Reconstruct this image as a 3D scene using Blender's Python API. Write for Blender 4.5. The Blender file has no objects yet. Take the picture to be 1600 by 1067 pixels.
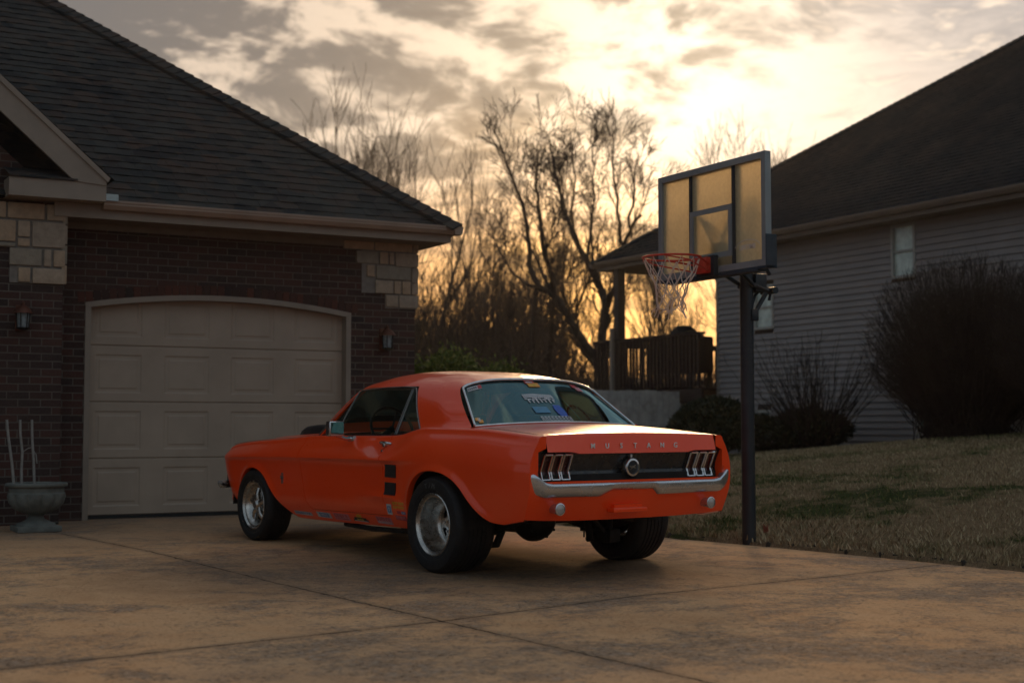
import bpy, bmesh, math, random
import numpy as np
from mathutils import Vector, Matrix
S = bpy.context.scene
COL = S.collection
R = math.radians
# ------------------------------------------------------------------ camera
# world: X runs along the garage front, Y away from the street, Z up
AZ = -0.506
CAM_H = 1.12
cd = bpy.data.cameras.new('camera'); cam = bpy.data.objects.new('camera', cd); COL.objects.link(cam)
cd.sensor_width = 36.0; cd.lens = 50.0; cd.clip_start = 0.05; cd.clip_end = 2000
cam.location = (0, 0, CAM_H)
PITCH = math.atan((665 - 533.5) / 2222.0)
cam.rotation_euler = (math.pi / 2 + PITCH, 0, AZ)
cd.dof.use_dof = True; cd.dof.focus_distance = 10.0; cd.dof.aperture_fstop = 2.0
S.camera = cam
# ------------------------------------------------------------------ view
S.view_settings.view_transform = 'Standard'; S.view_settings.look = 'None'
S.view_settings.exposure = 0.40; S.view_settings.gamma = 1.0
S.render.engine = 'CYCLES'
S.cycles.use_denoising = True
S.cycles.max_bounces = 8; S.cycles.transparent_max_bounces = 16
S.cycles.volume_bounces = 0
try:
    S.cycles.sample_clamp_indirect = 4.0
except Exception: pass

def dir_from(az_px, y_px):
    """world direction through a point of the view, only used to place sun and clouds"""
    a = (az_px - 800) / 2222.0; b = (533.5 - y_px) / 2222.0
    c, s = math.cos(PITCH), math.sin(PITCH)
    v = Vector((a, c - b * s, s + b * c)).normalized()
    return Matrix.Rotation(AZ, 3, 'Z') @ v
SUN_DIR = dir_from(1085, 120)
GLOW_DIR = dir_from(905, 415)
SUN_EL = math.asin(SUN_DIR.z); SUN_AZ = math.atan2(SUN_DIR.x, SUN_DIR.y)

class NT:
    def __init__(s, tree): s.t = tree; s.n = tree.nodes; s.l = tree.links
    def node(s, typ, **kw):
        n = s.n.new(typ)
        ins = kw.pop('ins', {})
        for k, v in kw.items(): setattr(n, k, v)
        for k, v in ins.items(): s.set(n.inputs[k], v)
        return n
    def set(s, sock, v):
        if isinstance(v, bpy.types.NodeSocket): s.l.new(v, sock)
        elif isinstance(v, bpy.types.Node): s.l.new(v.outputs[0], sock)
        else:
            if isinstance(v, (tuple, list)) and len(v) == 3 and sock.type == 'RGBA': v = (*v, 1)
            sock.default_value = v
    def math(s, op, a, b=None, c=None, clamp=False):
        n = s.n.new('ShaderNodeMath'); n.operation = op; n.use_clamp = clamp
        s.set(n.inputs[0], a)
        if b is not None: s.set(n.inputs[1], b)
        if c is not None: s.set(n.inputs[2], c)
        return n.outputs[0]
    def vmath(s, op, a, b=None, out=0):
        n = s.n.new('ShaderNodeVectorMath'); n.operation = op
        s.set(n.inputs[0], a)
        if b is not None:
            s.set(n.inputs[3] if op == 'SCALE' else n.inputs[1], b)
        return n.outputs[out]
    def mix(s, f, a, b, mode='MIX', clamp=False):
        n = s.n.new('ShaderNodeMix'); n.data_type = 'RGBA'; n.blend_type = mode; n.clamp_result = clamp
        s.set(n.inputs[0], f); s.set(n.inputs[6], a); s.set(n.inputs[7], b); return n.outputs[2]
    def noise(s, vec, scale, detail=4, rough=.5, dist=0, dims='3D'):
        n = s.n.new('ShaderNodeTexNoise'); n.noise_dimensions = dims
        s.set(n.inputs['Vector'], vec); n.inputs['Scale'].default_value = scale
        n.inputs['Detail'].default_value = detail; n.inputs['Roughness'].default_value = rough
        n.inputs['Distortion'].default_value = dist
        return n.outputs[0]
    def ramp(s, f, stops, interp='LINEAR'):
        n = s.n.new('ShaderNodeValToRGB'); n.color_ramp.interpolation = interp
        e = n.color_ramp.elements
        while len(e) < len(stops): e.new(.5)
        for el, (p, c) in zip(e, stops):
            el.position = p
            if not isinstance(c, (tuple, list)): c = (c, c, c)
            el.color = (*c[:3], 1)
        s.set(n.inputs[0], f); return n.outputs[0]
    def sep(s, v):
        n = s.n.new('ShaderNodeSeparateXYZ'); s.set(n.inputs[0], v); return n.outputs
    def comb(s, x, y, z):
        n = s.n.new('ShaderNodeCombineXYZ'); s.set(n.inputs[0], x); s.set(n.inputs[1], y); s.set(n.inputs[2], z); return n.outputs[0]
    def maprange(s, v, a, b, c=0., d=1., smooth=False):
        n = s.n.new('ShaderNodeMapRange'); s.set(n.inputs[0], v)
        if smooth: n.interpolation_type = 'SMOOTHSTEP'
        for i, q in zip((1, 2, 3, 4), (a, b, c, d)): s.set(n.inputs[i], q)
        return n.outputs[0]
BACK0, BACK1, BACK2 = (.12, .13, .145), (.20, .25, .295), (.18, .265, .35)
BACKC0, BACKC1 = (.12, .15, .18), (.27, .30, .325)
# ------------------------------------------------------------------ world: evening sky with a broken cloud layer
W = bpy.data.worlds.new('World'); S.world = W; W.use_nodes = True
w = NT(W.node_tree); w.n.clear()
out = w.node('ShaderNodeOutputWorld')
sky = w.node('ShaderNodeTexSky', sky_type='NISHITA', sun_disc=False, sun_elevation=SUN_EL, sun_rotation=SUN_AZ,
             air_density=1.6, dust_density=3.0, ozone_density=1.5)
gen = w.node('ShaderNodeTexCoord').outputs['Generated']
d = w.vmath('NORMALIZE', gen)
dx, dy, dz = w.sep(d)
cs = w.vmath('DOT_PRODUCT', d, tuple(SUN_DIR), out=1)
cg = w.vmath('DOT_PRODUCT', d, tuple(GLOW_DIR), out=1)
ang_s = w.math('ARCCOSINE', w.math('MINIMUM', cs, .99999))
ang_g = w.math('ARCCOSINE', w.math('MINIMUM', cg, .99999))
def fall(a, sig, p=1.0):
    return w.math('EXPONENT', w.math('MULTIPLY', w.math('POWER', w.math('DIVIDE', a, sig), p), -1.))
el = w.math('MAXIMUM', dz, 0.0)
# clear air colour by height: orange at the horizon, gold, then grey lavender
base = w.ramp(w.math('MULTIPLY', el, 2.0), [(0.0, (.70, .16, .02)), (.08, (.95, .30, .035)), (.16, (.90, .40, .07)), (.28, (.44, .345, .285)), (.40, (.33, .30, .30)), (.6, (.25, .25, .28)), (1., (.13, .16, .21))])
back = w.ramp(w.math('MULTIPLY', el, 1.0), [(0., BACK0), (.35, BACK1), (1., BACK2)])
fwd = fall(ang_s, .85, 2.0)
air = w.mix(fwd, back, base)
# cloud layer on a plane overhead
inv = w.math('DIVIDE', 1.0, w.math('ADD', el, .26))
px = w.math('MULTIPLY', dx, inv); py = w.math('MULTIPLY', dy, inv)
pc = w.comb(px, py, 0.37)
warp = w.node('ShaderNodeTexNoise'); w.set(warp.inputs['Vector'], pc); warp.inputs['Scale'].default_value = 2.2; warp.inputs['Detail'].default_value = 3
pw = w.vmath('ADD', pc, w.vmath('SCALE', w.vmath('SUBTRACT', warp.outputs[1], (.5, .5, .5)), .30))
n1 = w.noise(pw, 2.6, 4, .5)
n2 = w.noise(w.vmath('MULTIPLY', pw, (1.0, 1.15, 1)), 9.0, 6, .58)
n3 = w.noise(w.vmath('MULTIPLY', pw, (1.2, 1.0, 1)), 24.0, 4, .5)
side = w.vmath('DOT_PRODUCT', d, tuple(Matrix.Rotation(AZ, 3, 'Z') @ Vector((1, 0, 0))), out=1)
left = w.maprange(side, .06, -.20, 0., 1., smooth=True)
right = w.maprange(side, .10, .30, 0., 1., smooth=True)
cover = w.math('ADD', w.math('MULTIPLY', n1, .38), w.math('MULTIPLY', n2, .46))
cover = w.math('ADD', cover, w.math('MULTIPLY', n3, .16))
dens = w.math('ADD', cover, w.maprange(side, -.28, .14, .082, -.020))
mask = w.maprange(dens, .47, .57, 0., 1., smooth=True)
puff = w.maprange(w.math('ADD', w.math('MULTIPLY', n2, .45), w.math('MULTIPLY', n3, .55)), .52, .64, 0., 1., smooth=True)
lowel = w.maprange(el, .07, .20, 1., 0., smooth=True)
edge = w.mix(fwd, BACKC1, (.58, .445, .33))
core = w.mix(fwd, BACKC0, (.105, .088, .082))
core = w.mix(w.math('MULTIPLY', lowel, w.math('MULTIPLY', fwd, .75)), core, (.42, .165, .04))
edge = w.mix(w.math('MULTIPLY', lowel, w.math('MULTIPLY', fwd, .9)), edge, (.98, .40, .06))
cl = w.mix(mask, edge, core)
amount = w.math('SUBTRACT', .95, w.math('MULTIPLY', right, .80))
skyc = w.mix(amount, air, cl)
skyc = w.mix(w.math('MULTIPLY', w.math('MULTIPLY', w.math('MULTIPLY', puff, right), w.maprange(el, .08, .2)), .6), skyc, (.86, .70, .55))
# the sun behind the cloud: broad bright veil, and the low golden gap
veil = w.math('MULTIPLY', fall(ang_s, .125, 1.5), w.maprange(dens, .44, .60, .30, .08))
veil2 = w.math('MULTIPLY', fall(ang_s, .20, 1.7), w.maprange(dens, .45, .60, .24, .02))
gap = w.math('MULTIPLY', fall(ang_g, .060, 1.4), w.maprange(n2, .42, .60, 1.25, .30))
skyc = w.mix(1.0, skyc, w.vmath('SCALE', (1.0, .90, .76), veil), 'ADD')
skyc = w.mix(1.0, skyc, w.vmath('SCALE', (1.0, .82, .62), veil2), 'ADD')
skyc = w.mix(1.0, skyc, w.vmath('SCALE', (1.0, .46, .05), gap), 'ADD')
below = w.maprange(dz, -.02, .0, 0., 1.)
skyc = w.mix(below, (.03, .026, .022), skyc)
bg1 = w.node('ShaderNodeBackground', ins={'Color': skyc, 'Strength': 1.0})
bg2 = w.node('ShaderNodeBackground', ins={'Color': sky.outputs[0], 'Strength': 0.004})
add = w.node('ShaderNodeAddShader'); w.l.new(bg1.outputs[0], add.inputs[0]); w.l.new(bg2.outputs[0], add.inputs[1])
w.l.new(add.outputs[0], out.inputs['Surface'])
# ------------------------------------------------------------------ sun, veiled by cloud
ld = bpy.data.lights.new('sun', 'SUN'); ld.energy = 1.5; ld.angle = R(11); ld.color = (1.0, .62, .30)
sun = bpy.data.objects.new('sun', ld); COL.objects.link(sun)
sun.rotation_euler = SUN_DIR.to_track_quat('Z', 'Y').to_euler(); sun.location = (0, 0, 30)

# ------------------------------------------------------------------ helpers
def tag(o, label=None, cat=None, group=None, kind=None):
    if label: o['label'] = label
    if cat: o['category'] = cat
    if group: o['group'] = group
    if kind: o['kind'] = kind
    return o
def thing(name, label, cat, loc=(0, 0, 0), rz=0, group=None):
    o = bpy.data.objects.new(name, None); COL.objects.link(o); o.empty_display_size = .2
    o.location = loc; o.rotation_euler = (0, 0, rz)
    return tag(o, label, cat, group)
def smooth_by_angle(me, deg=35):
    bm = bmesh.new(); bm.from_mesh(me)
    for f in bm.faces: f.smooth = True
    for e in bm.edges:
        e.smooth = not (len(e.link_faces) == 2 and e.calc_face_angle(0) > R(deg))
    bm.to_mesh(me); bm.free()
def link_mesh(name, me, mats, parent=None, smooth=None):
    if not isinstance(mats, (list, tuple)): mats = [mats]
    for m in mats: me.materials.append(m)
    if smooth: smooth_by_angle(me, smooth)
    o = bpy.data.objects.new(name, me); COL.objects.link(o)
    if parent: o.parent = parent
    return o
class MB:
    """collects shapes and links them as one mesh"""
    def __init__(s): s.v = []; s.f = []; s.m = []; s.uvoff = None
    def add(s, vs, fs, m=0):
        b = len(s.v); s.v += [tuple(map(float, v)) for v in vs]; s.f += [tuple(b + i for i in f) for f in fs]; s.m += [m] * len(fs)
    def box(s, lo, hi, m=0, bev=0):
        (x0, y0, z0), (x1, y1, z1) = lo, hi
        if bev <= 0:
            s.add([(x0, y0, z0), (x1, y0, z0), (x1, y1, z0), (x0, y1, z0), (x0, y0, z1), (x1, y0, z1), (x1, y1, z1), (x0, y1, z1)],
                  [(0, 3, 2, 1), (4, 5, 6, 7), (0, 1, 5, 4), (1, 2, 6, 5), (2, 3, 7, 6), (3, 0, 4, 7)], m)
        else:
            bm = bmesh.new(); bmesh.ops.create_cube(bm, size=1)
            for v in bm.verts: v.co = Vector(((x0 + x1) / 2 + v.co.x * (x1 - x0), (y0 + y1) / 2 + v.co.y * (y1 - y0), (z0 + z1) / 2 + v.co.z * (z1 - z0)))
            bmesh.ops.bevel(bm, geom=bm.edges[:], offset=bev, segments=2, affect='EDGES', profile=.6)
            s.bm(bm, m=m)
    def bm(s, bm, mat=None, m=0):
        bm.verts.index_update()
        vs = [(mat @ v.co if mat is not None else v.co) for v in bm.verts]
        s.add(vs, [[v.index for v in f.verts] for f in bm.faces], m); bm.free()
    def prism(s, pts, axis, a, b, m=0):
        """closed outline pts (2D) extruded along axis from a to b"""
        def P(p, t): return {'x': (t, p[0], p[1]), 'y': (p[0], t, p[1]), 'z': (p[0], p[1], t)}[axis]
        n = len(pts)
        ar = sum(pts[i][0] * pts[(i + 1) % n][1] - pts[(i + 1) % n][0] * pts[i][1] for i in range(n))
        vs = [P(p, a) for p in pts] + [P(p, b) for p in pts]
        fs = [tuple(range(n))[::-1], tuple(range(n, 2 * n))] + [(i, (i + 1) % n, n + (i + 1) % n, n + i) for i in range(n)]
        if (ar < 0) ^ (axis == 'y') ^ (b < a): fs = [f[::-1] for f in fs]
        s.add(vs, fs, m)
    def tube(s, pts, r, n=8, m=0, cap=True, closed=False):
        pts = [Vector(p) for p in pts]; k = len(pts)
        rr = r if isinstance(r, (list, tuple)) else [r] * k
        vs = []; up = None
        for i in range(k):
            if closed: t = (pts[(i + 1) % k] - pts[i - 1]).normalized()
            else: t = (pts[min(i + 1, k - 1)] - pts[max(i - 1, 0)]).normalized()
            if up is None:
                up = Vector((0, 0, 1)) if abs(t.z) < .9 else Vector((1, 0, 0))
            a = t.cross(up); 
            if a.length < 1e-5: a = t.orthogonal()
            a.normalize(); b = a.cross(t).normalized(); up = b
            for j in range(n):
                q = 2 * math.pi * j / n; vs.append(pts[i] + (a * math.cos(q) + b * math.sin(q)) * rr[i])
        fs = []
        for i in range(k if closed else k - 1):
            for j in range(n):
                i2 = (i + 1) % k
                fs.append((i * n + j, i * n + (j + 1) % n, i2 * n + (j + 1) % n, i2 * n + j))
        if cap and not closed: fs += [tuple(range(n))[::-1], tuple((k - 1) * n + j for j in range(n))]
        s.add(vs, [f[::-1] for f in fs], m)
    def lathe(s, prof, c=(0, 0, 0), axis='z', n=32, m=0):
        vs = []; fs = []; k = len(prof)
        for i, (r, h) in enumerate(prof):
            for j in range(n):
                q = 2 * math.pi * j / n; a, b = r * math.cos(q), r * math.sin(q)
                p = {'z': (a, b, h), 'y': (a, h, b), 'x': (h, a, b)}[axis]
                vs.append((c[0] + p[0], c[1] + p[1], c[2] + p[2]))
        for i in range(k - 1):
            for j in range(n): fs.append((i * n + j, i * n + (j + 1) % n, (i + 1) * n + (j + 1) % n, (i + 1) * n + j))
        if axis == 'y': fs = [f[::-1] for f in fs]
        s.add(vs, fs, m)
    def build(s, name, mats, parent=None, smooth=None, fix=False, fn=None):
        if fn is not None: s.v = [tuple(fn(v)) for v in s.v]
        me = bpy.data.meshes.new(name); me.from_pydata(s.v, [], s.f); me.update()
        me.polygons.foreach_set('material_index', s.m)
        if fix:
            bm = bmesh.new(); bm.from_mesh(me); bmesh.ops.recalc_face_normals(bm, faces=bm.faces[:]); bm.to_mesh(me); bm.free()
        return link_mesh(name, me, mats, parent, smooth)
def sub(o, loc):
    """bring a mesh built in world coordinates under an Empty standing at loc"""
    o.location = (-loc[0], -loc[1], -loc[2]); return o

def mat(name, color=(.5, .5, .5), rough=.6, metal=0, spec=.5, fn=None, coat=0, bump=None):
    m = bpy.data.materials.new(name); m.use_nodes = True
    t = NT(m.node_tree); b = t.n['Principled BSDF']
    b.inputs['Base Color'].default_value = (*color, 1); b.inputs['Roughness'].default_value = rough
    b.inputs['Metallic'].default_value = metal; b.inputs['Specular IOR Level'].default_value = spec
    if coat: b.inputs['Coat Weight'].default_value = coat; b.inputs['Coat Roughness'].default_value = .04
    if fn: fn(t, b)
    return m
def objc(t): return t.node('ShaderNodeTexCoord').outputs['Object']
def bumpn(t, b, h, strength=.3, dist=.01):
    n = t.node('ShaderNodeBump'); n.inputs['Strength'].default_value = strength; n.inputs['Distance'].default_value = dist
    t.set(n.inputs['Height'], h); t.l.new(n.outputs[0], b.inputs['Normal'])
def speck(color, var=.25, scale=8, bstr=.15, bscale=60, rv=.1):
    """plain paint or plastic with uneven tone, dust and fine grain"""
    def fn(t, b):
        o = objc(t); n = t.noise(o, scale, 5, .6)
        c0 = tuple(x * (1 - var) for x in color); c1 = tuple(min(1, x * (1 + var)) for x in color)
        t.set(b.inputs['Base Color'], t.ramp(n, [(.3, c0), (.7, c1)]))
        r0 = b.inputs['Roughness'].default_value
        t.set(b.inputs['Roughness'], t.maprange(t.noise(o, scale * 2.3, 4, .6), .3, .7, max(0, r0 - rv), min(1, r0 + rv)))
        if bstr: bumpn(t, b, t.noise(o, bscale, 3, .6), bstr, .004)
    return fn
def smat(name, color, rough=.6, metal=0, var=.2, scale=8, bstr=.15, bscale=60, spec=.4):
    return mat(name, color, rough, metal, spec, speck(color, var, scale, bstr, bscale))
GS = 0.0139                        # the drive rises gently towards the garage
def gz(y): return GS * y
# ------------------------------------------------------------------ materials of the two houses
def brick_fn(t, b):
    o = objc(t); x, y, z = t.sep(o)
    v = t.comb(t.math('ADD', x, y), z, 0.0)
    br = t.node('ShaderNodeTexBrick', offset=.5, squash=1.0)
    t.set(br.inputs['Vector'], v)
    for k, q in (('Scale', 1.0), ('Mortar Size', .006), ('Mortar Smooth', .25), ('Bias', -.1), ('Brick Width', .205), ('Row Height', .072)): br.inputs[k].default_value = q
    br.inputs['Color1'].default_value = (.062, .021, .015, 1); br.inputs['Color2'].default_value = (.016, .012, .012, 1)
    br.inputs['Mortar'].default_value = (.115, .10, .085, 1)
    n = t.noise(o, 2.2, 5, .6); n2 = t.noise(o, 45, 4, .6)
    c = t.mix(t.maprange(n, .35, .7), br.outputs[0], t.mix(.5, br.outputs[0], (.055, .035, .028)))
    c = t.mix(t.maprange(n2, .3, .8, .0, .35), c, (.09, .07, .06))
    t.set(b.inputs['Base Color'], c)
    h = t.math('SUBTRACT', t.math('MULTIPLY', n2, .35), br.outputs[1])
    bumpn(t, b, h, .7, .008)
M_brick = mat('brick', rough=.85, fn=brick_fn, spec=.25)
def shingle_fn(c1, c2, c3):
    def fn(t, b):
        o = objc(t); x, y, z = t.sep(o)
        v = t.comb(t.math('ADD', x, t.math('MULTIPLY', y, .37)), z, 0.0)
        vr = t.node('ShaderNodeTexVoronoi'); vr.inputs['Scale'].default_value = 1.0
        t.set(vr.inputs['Vector'], t.comb(t.math('MULTIPLY', x, 5.3), t.math('MULTIPLY', y, 5.3), t.math('MULTIPLY', z, 10.5)))
        r = t.sep(vr.outputs['Color'])[0]
        c = t.ramp(r, [(0., c1), (.45, c2), (.8, c3), (1., c1)])
        g = t.noise(o, 260, 2, .7); w_ = t.noise(o, .8, 4, .6)
        c = t.mix(t.maprange(g, .3, .7, 0., .5), c, (.012, .012, .013))
        c = t.mix(t.maprange(w_, .4, .75, 0., .3), c, (.085, .085, .072))
        t.set(b.inputs['Base Color'], c); bumpn(t, b, g, .5, .004)
    return fn
M_shingle = mat('asphalt_shingle', rough=.9, fn=shingle_fn((.022, .024, .027), (.052, .050, .048), (.078, .052, .042)), spec=.08)
M_shingle2 = mat('dark_shingle', rough=1.0, fn=shingle_fn((.008, .015, .023), (.013, .022, .031), (.010, .018, .027)), spec=.04)
def stone_fn(t, b):
    o = objc(t)
    g = t.node('ShaderNodeNewGeometry')
    rnd = g.outputs['Random Per Island']
    c = t.ramp(rnd, [(0., (.34, .25, .17)), (.3, (.40, .285, .19)), (.55, (.23, .21, .17)), (.8, (.38, .29, .21)), (1., (.30, .25, .20))])
    n = t.noise(o, 14, 6, .65); n2 = t.noise(o, 70, 4, .6)
    c = t.mix(t.maprange(n, .35, .75, 0., .6), c, (.15, .115, .085))
    t.set(b.inputs['Base Color'], c)
    bumpn(t, b, t.math('ADD', n, t.math('MULTIPLY', n2, .4)), .8, .012)
M_stone = mat('limestone', rough=.88, fn=stone_fn, spec=.2)
M_mortar = smat('mortar', (.17, .15, .13), .9, scale=20)
M_trim = smat('tan_trim_paint', (.23, .185, .145), .55, var=.12, scale=3)
M_gutter = smat('tan_gutter', (.27, .20, .15), .42, var=.15, scale=3, bstr=.05)
M_door = smat('garage_door_paint', (.32, .25, .19), .6, var=.10, scale=2.5, bstr=.3, bscale=90)
M_rubber = smat('black_rubber', (.012, .012, .012), .7)
M_soffit = smat('soffit', (.16, .13, .105), .7, var=.1)

def roof_plane(mb, eave0, eave1, up, left_dx, right_dx, courses, exp=.14, seed=1, lift=.010):
    """shingle courses: eave0->eave1 is the eave, up the unit slope vector, left_dx/right_dx shift of each end per metre of slope"""
    rnd = random.Random(seed)
    e0 = Vector(eave0); e1 = Vector(eave1); ax = (e1 - e0).normalized(); L = (e1 - e0).length; up = Vector(up).normalized()
    nrm = ax.cross(up).normalized()
    if nrm.z < 0: nrm = -nrm
    for k in range(courses):
        s0 = k * exp; s1 = s0 + exp * 1.02
        a = left_dx * s0; b = L + right_dx * s0
        if b - a < .05: break
        a1 = left_dx * s1; b1 = L + right_dx * s1
        if b1 < a1: a1 = b1 = (a + b) / 2
        p = lambda t, s_, h: e0 + ax * t + up * s_ + nrm * h
        mb.add([p(a, s0, lift), p(b, s0, lift), p(b1, s1, 0), p(a1, s1, 0), p(a, s0, 0), p(b, s0, 0)], [(0, 1, 2, 3), (4, 5, 1, 0)])
        t = a + rnd.uniform(-.2, 0)
        while t < b:
            wd = rnd.uniform(.10, .28); gp = rnd.uniform(.05, .22)
            t0 = max(t, a); t1 = min(t + wd, b, b + (b1 - b) * .98)
            if t1 - t0 > .03 and t0 > max(a, a1):
                l2 = lift + rnd.uniform(.004, .006)
                mb.add([p(t0, s0 - .004, l2), p(t1, s0 - .004, l2), p(t1, s1, .004), p(t0, s1, .004), p(t0, s0 - .004, 0), p(t1, s0 - .004, 0), p(t1, s1, -.003), p(t0, s1, -.003)],
                       [(0, 1, 2, 3), (4, 5, 1, 0), (5, 6, 2, 1), (7, 4, 0, 3)])
            t += wd + gp
def hip_caps(mb, p0, p1, wd=.16, step=.14):
    p0 = Vector(p0); p1 = Vector(p1); t = (p1 - p0).normalized(); L = (p1 - p0).length
    s = t.cross(Vector((0, 0, 1))).normalized(); n = s.cross(t).normalized()
    k = 0; q = 0.
    while q < L:
        a = p0 + t * q; b = p0 + t * min(q + step * 1.5, L + .1)
        h0, h1 = .042, .022
        vs = []
        for P, h in ((a, h0), (b, h1)):
            vs += [P - s * wd + n * (h - .085), P + n * h, P + s * wd + n * (h - .085), P - s * wd + n * (h - .105), P + n * (h - .02), P + s * wd + n * (h - .105)]
        mb.add(vs, [(0, 1, 7, 6), (1, 2, 8, 7), (0, 3, 4, 1), (1, 4, 5, 2), (3, 0, 6, 9), (2, 5, 11, 8)])
        q += step
# ------------------------------------------------------------------ brick garage house
WN = 14.2375; DX0, DX1 = 3.09, 5.90; WR = 6.66; SPR, CRN = 2.335, 2.455
OX = (4.5, WN, gz(WN)); house = thing('brick_house', 'dark brick house with tan garage door, stone corner blocks and hipped shingle roof', 'house', OX)
def hp(mb, name, m, parent=None, **k):
    o = mb.build(name, m, None, **k)
    if parent is None: o.parent = house; sub(o, OX)
    else:
        o.parent = parent           # the parent part carries the shift already
    return o
def arch_z(x):
    t = (x - (DX0 + DX1) / 2) / ((DX1 - DX0) / 2); return SPR + (CRN - SPR) * max(0., 1 - t * t)
WXL = 2.80                      # right corner of the projecting wing
WGN = WN - .35                  # its front
mb = MB()
Z0 = -.1; ZT = 3.20; TH = .26
mb.box((WXL - .1, WN, Z0), (DX0, WN + TH, ZT)); mb.box((DX1, WN, Z0), (WR, WN + TH, ZT))
K = 24
for i in range(K):
    xa = DX0 + (DX1 - DX0) * i / K; xb = DX0 + (DX1 - DX0) * (i + 1) / K; za, zb = arch_z(xa), arch_z(xb)
    mb.add([(xa, WN, za), (xb, WN, zb), (xb, WN, ZT), (xa, WN, ZT), (xa, WN + TH, za), (xb, WN + TH, zb)], [(0, 1, 2, 3), (0, 4, 5, 1)])
mb.box((WR - TH, WN + TH, Z0), (WR, WN + 9, ZT))            # side wall going back
mb.box((-3.0, WGN, Z0), (WXL, WGN + .25, 3.22)); mb.box((WXL - .25, WGN + .25, Z0), (WXL, WN + .1, 3.22))
# gable triangle of the wing
mb.add([(-2.6, WGN, 3.22), (WXL, WGN, 3.22), (.1, WGN, 5.6), (-2.6, WGN + .25, 3.22), (WXL, WGN + .25, 3.22), (.1, WGN + .25, 5.6)], [(0, 1, 2), (3, 5, 4), (1, 4, 5, 2), (0, 2, 5, 3)])
hp(mb, 'wall', M_brick)
# soldier course over the arch
mb = MB(); rnd = random.Random(4)
nb = 36
for i in range(-1, nb + 1):
    xa = DX0 + (DX1 - DX0) * (i + .07) / nb; xb = DX0 + (DX1 - DX0) * (i + .93) / nb
    xm = (xa + xb) / 2; z = arch_z(min(max(xm, DX0), DX1)); q = rnd.uniform(.006, .010)
    sl = -2 * (CRN - SPR) * (xm - (DX0 + DX1) / 2) / ((DX1 - DX0) / 2) ** 2 * .5
    h = .098
    vs = [(xa, WN - q, z + sl * (xa - xm)), (xb, WN - q, z + sl * (xb - xm)), (xb - sl * h, WN - q, z + h), (xa - sl * h, WN - q, z + h)]
    mb.add(vs + [(a, WN + .02, c) for a, b_, c in vs], [(0, 1, 2, 3), (0, 4, 5, 1), (1, 5, 6, 2), (2, 6, 7, 3), (3, 7, 4, 0)])
M_brick2 = mat('soldier_brick', rough=.85, spec=.25, fn=lambda t, b: (t.set(b.inputs['Base Color'], t.ramp(t.node('ShaderNodeNewGeometry').outputs['Random Per Island'], [(0, (.05, .026, .02)), (.5, (.09, .032, .022)), (1, (.03, .022, .02))])), bumpn(t, b, t.noise(objc(t), 45, 4), .5, .006)))
hp(mb, 'brick_arch', M_brick2)
# door frame (brickmould) and door
mb = MB(); fw_ = .055
mb.box((DX0, WN - .009, Z0 + .2), (DX0 + fw_, WN + .118, SPR - fw_ + .012)); mb.box((DX1 - fw_, WN - .009, Z0 + .2), (DX1, WN + .118, SPR - fw_ + .012))
for i in range(K):
    xa = DX0 + (DX1 - DX0) * i / K; xb = DX0 + (DX1 - DX0) * (i + 1) / K; za, zb = arch_z(xa) - .001, arch_z(xb) - .001
    vs = [(xa, WN - .012, za - fw_), (xb, WN - .012, zb - fw_), (xb, WN - .012, zb), (xa, WN - .012, za)]
    mb.add(vs + [(a, WN + .12, c) for a, b_, c in vs], [(0, 1, 2, 3), (0, 4, 5, 1), (3, 2, 6, 7)])
hp(mb, 'door_frame', M_trim)
mb = MB(); YD = WN + .115; rows, cols = 4, 4; RH = .562; zb0 = gz(WN) + .035
for r in range(rows):
    z0 = zb0 + r * RH + .003; z1 = zb0 + (r + 1) * RH - .003
    # panel field with raised panels: build by a height grid
    xs = [DX0 + .01]; zs = [z0]
    pitch = (DX1 - DX0 - .02) / cols
    def rects():
        for c in range(cols):
            cx = DX0 + .01 + pitch * (c + .5); yield cx - .235, cx + .235
    zs = [z0, z0 + .008, z0 + .085, z0 + .100, z0 + .125, z0 + .14, z1 - .14, z1 - .125, z1 - .10, z1 - .085, z1 - .008, z1]
    lv = {0: 'e', 1: 'f', 2: 'f', 3: 'g', 4: 'g', 5: 'p', 6: 'p', 7: 'g', 8: 'g', 9: 'f', 10: 'f', 11: 'e'}
    xs = [DX0 + .005]; xl = ['f']
    for a, b_ in rects():
        xs += [a, a + .015, a + .04, a + .055, b_ - .055, b_ - .04, b_ - .015, b_]; xl += ['f', 'g', 'g', 'p', 'p', 'g', 'g', 'f']
    xs.append(DX1 - .005); xl.append('f')
    def dep(i, j):
        a, c = xl[i], lv[j]
        if c == 'e': return .010
        if a == 'f' or c == 'f': return 0.
        if a == 'g' or c == 'g': return .008
        return .002
    vs = [(x, YD + dep(i, j), z) for j, z in enumerate(zs) for i, x in enumerate(xs)]
    nx = len(xs)
    fs = [(j * nx + i, j * nx + i + 1, (j + 1) * nx + i + 1, (j + 1) * nx + i) for j in range(len(zs) - 1) for i in range(nx - 1)]
    mb.add(vs, fs)
mb.box((DX0 + .005, YD + .012, zb0), (DX1 - .005, YD + .05, zb0 + rows * RH + .2))
gd = hp(mb, 'garage_door', M_door)
mb = MB(); mb.box((DX0 + .005, YD - .004, gz(WN) - .01), (DX1 - .005, YD + .04, zb0 + .002)); hp(mb, 'door_seal', M_rubber, gd)
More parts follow.
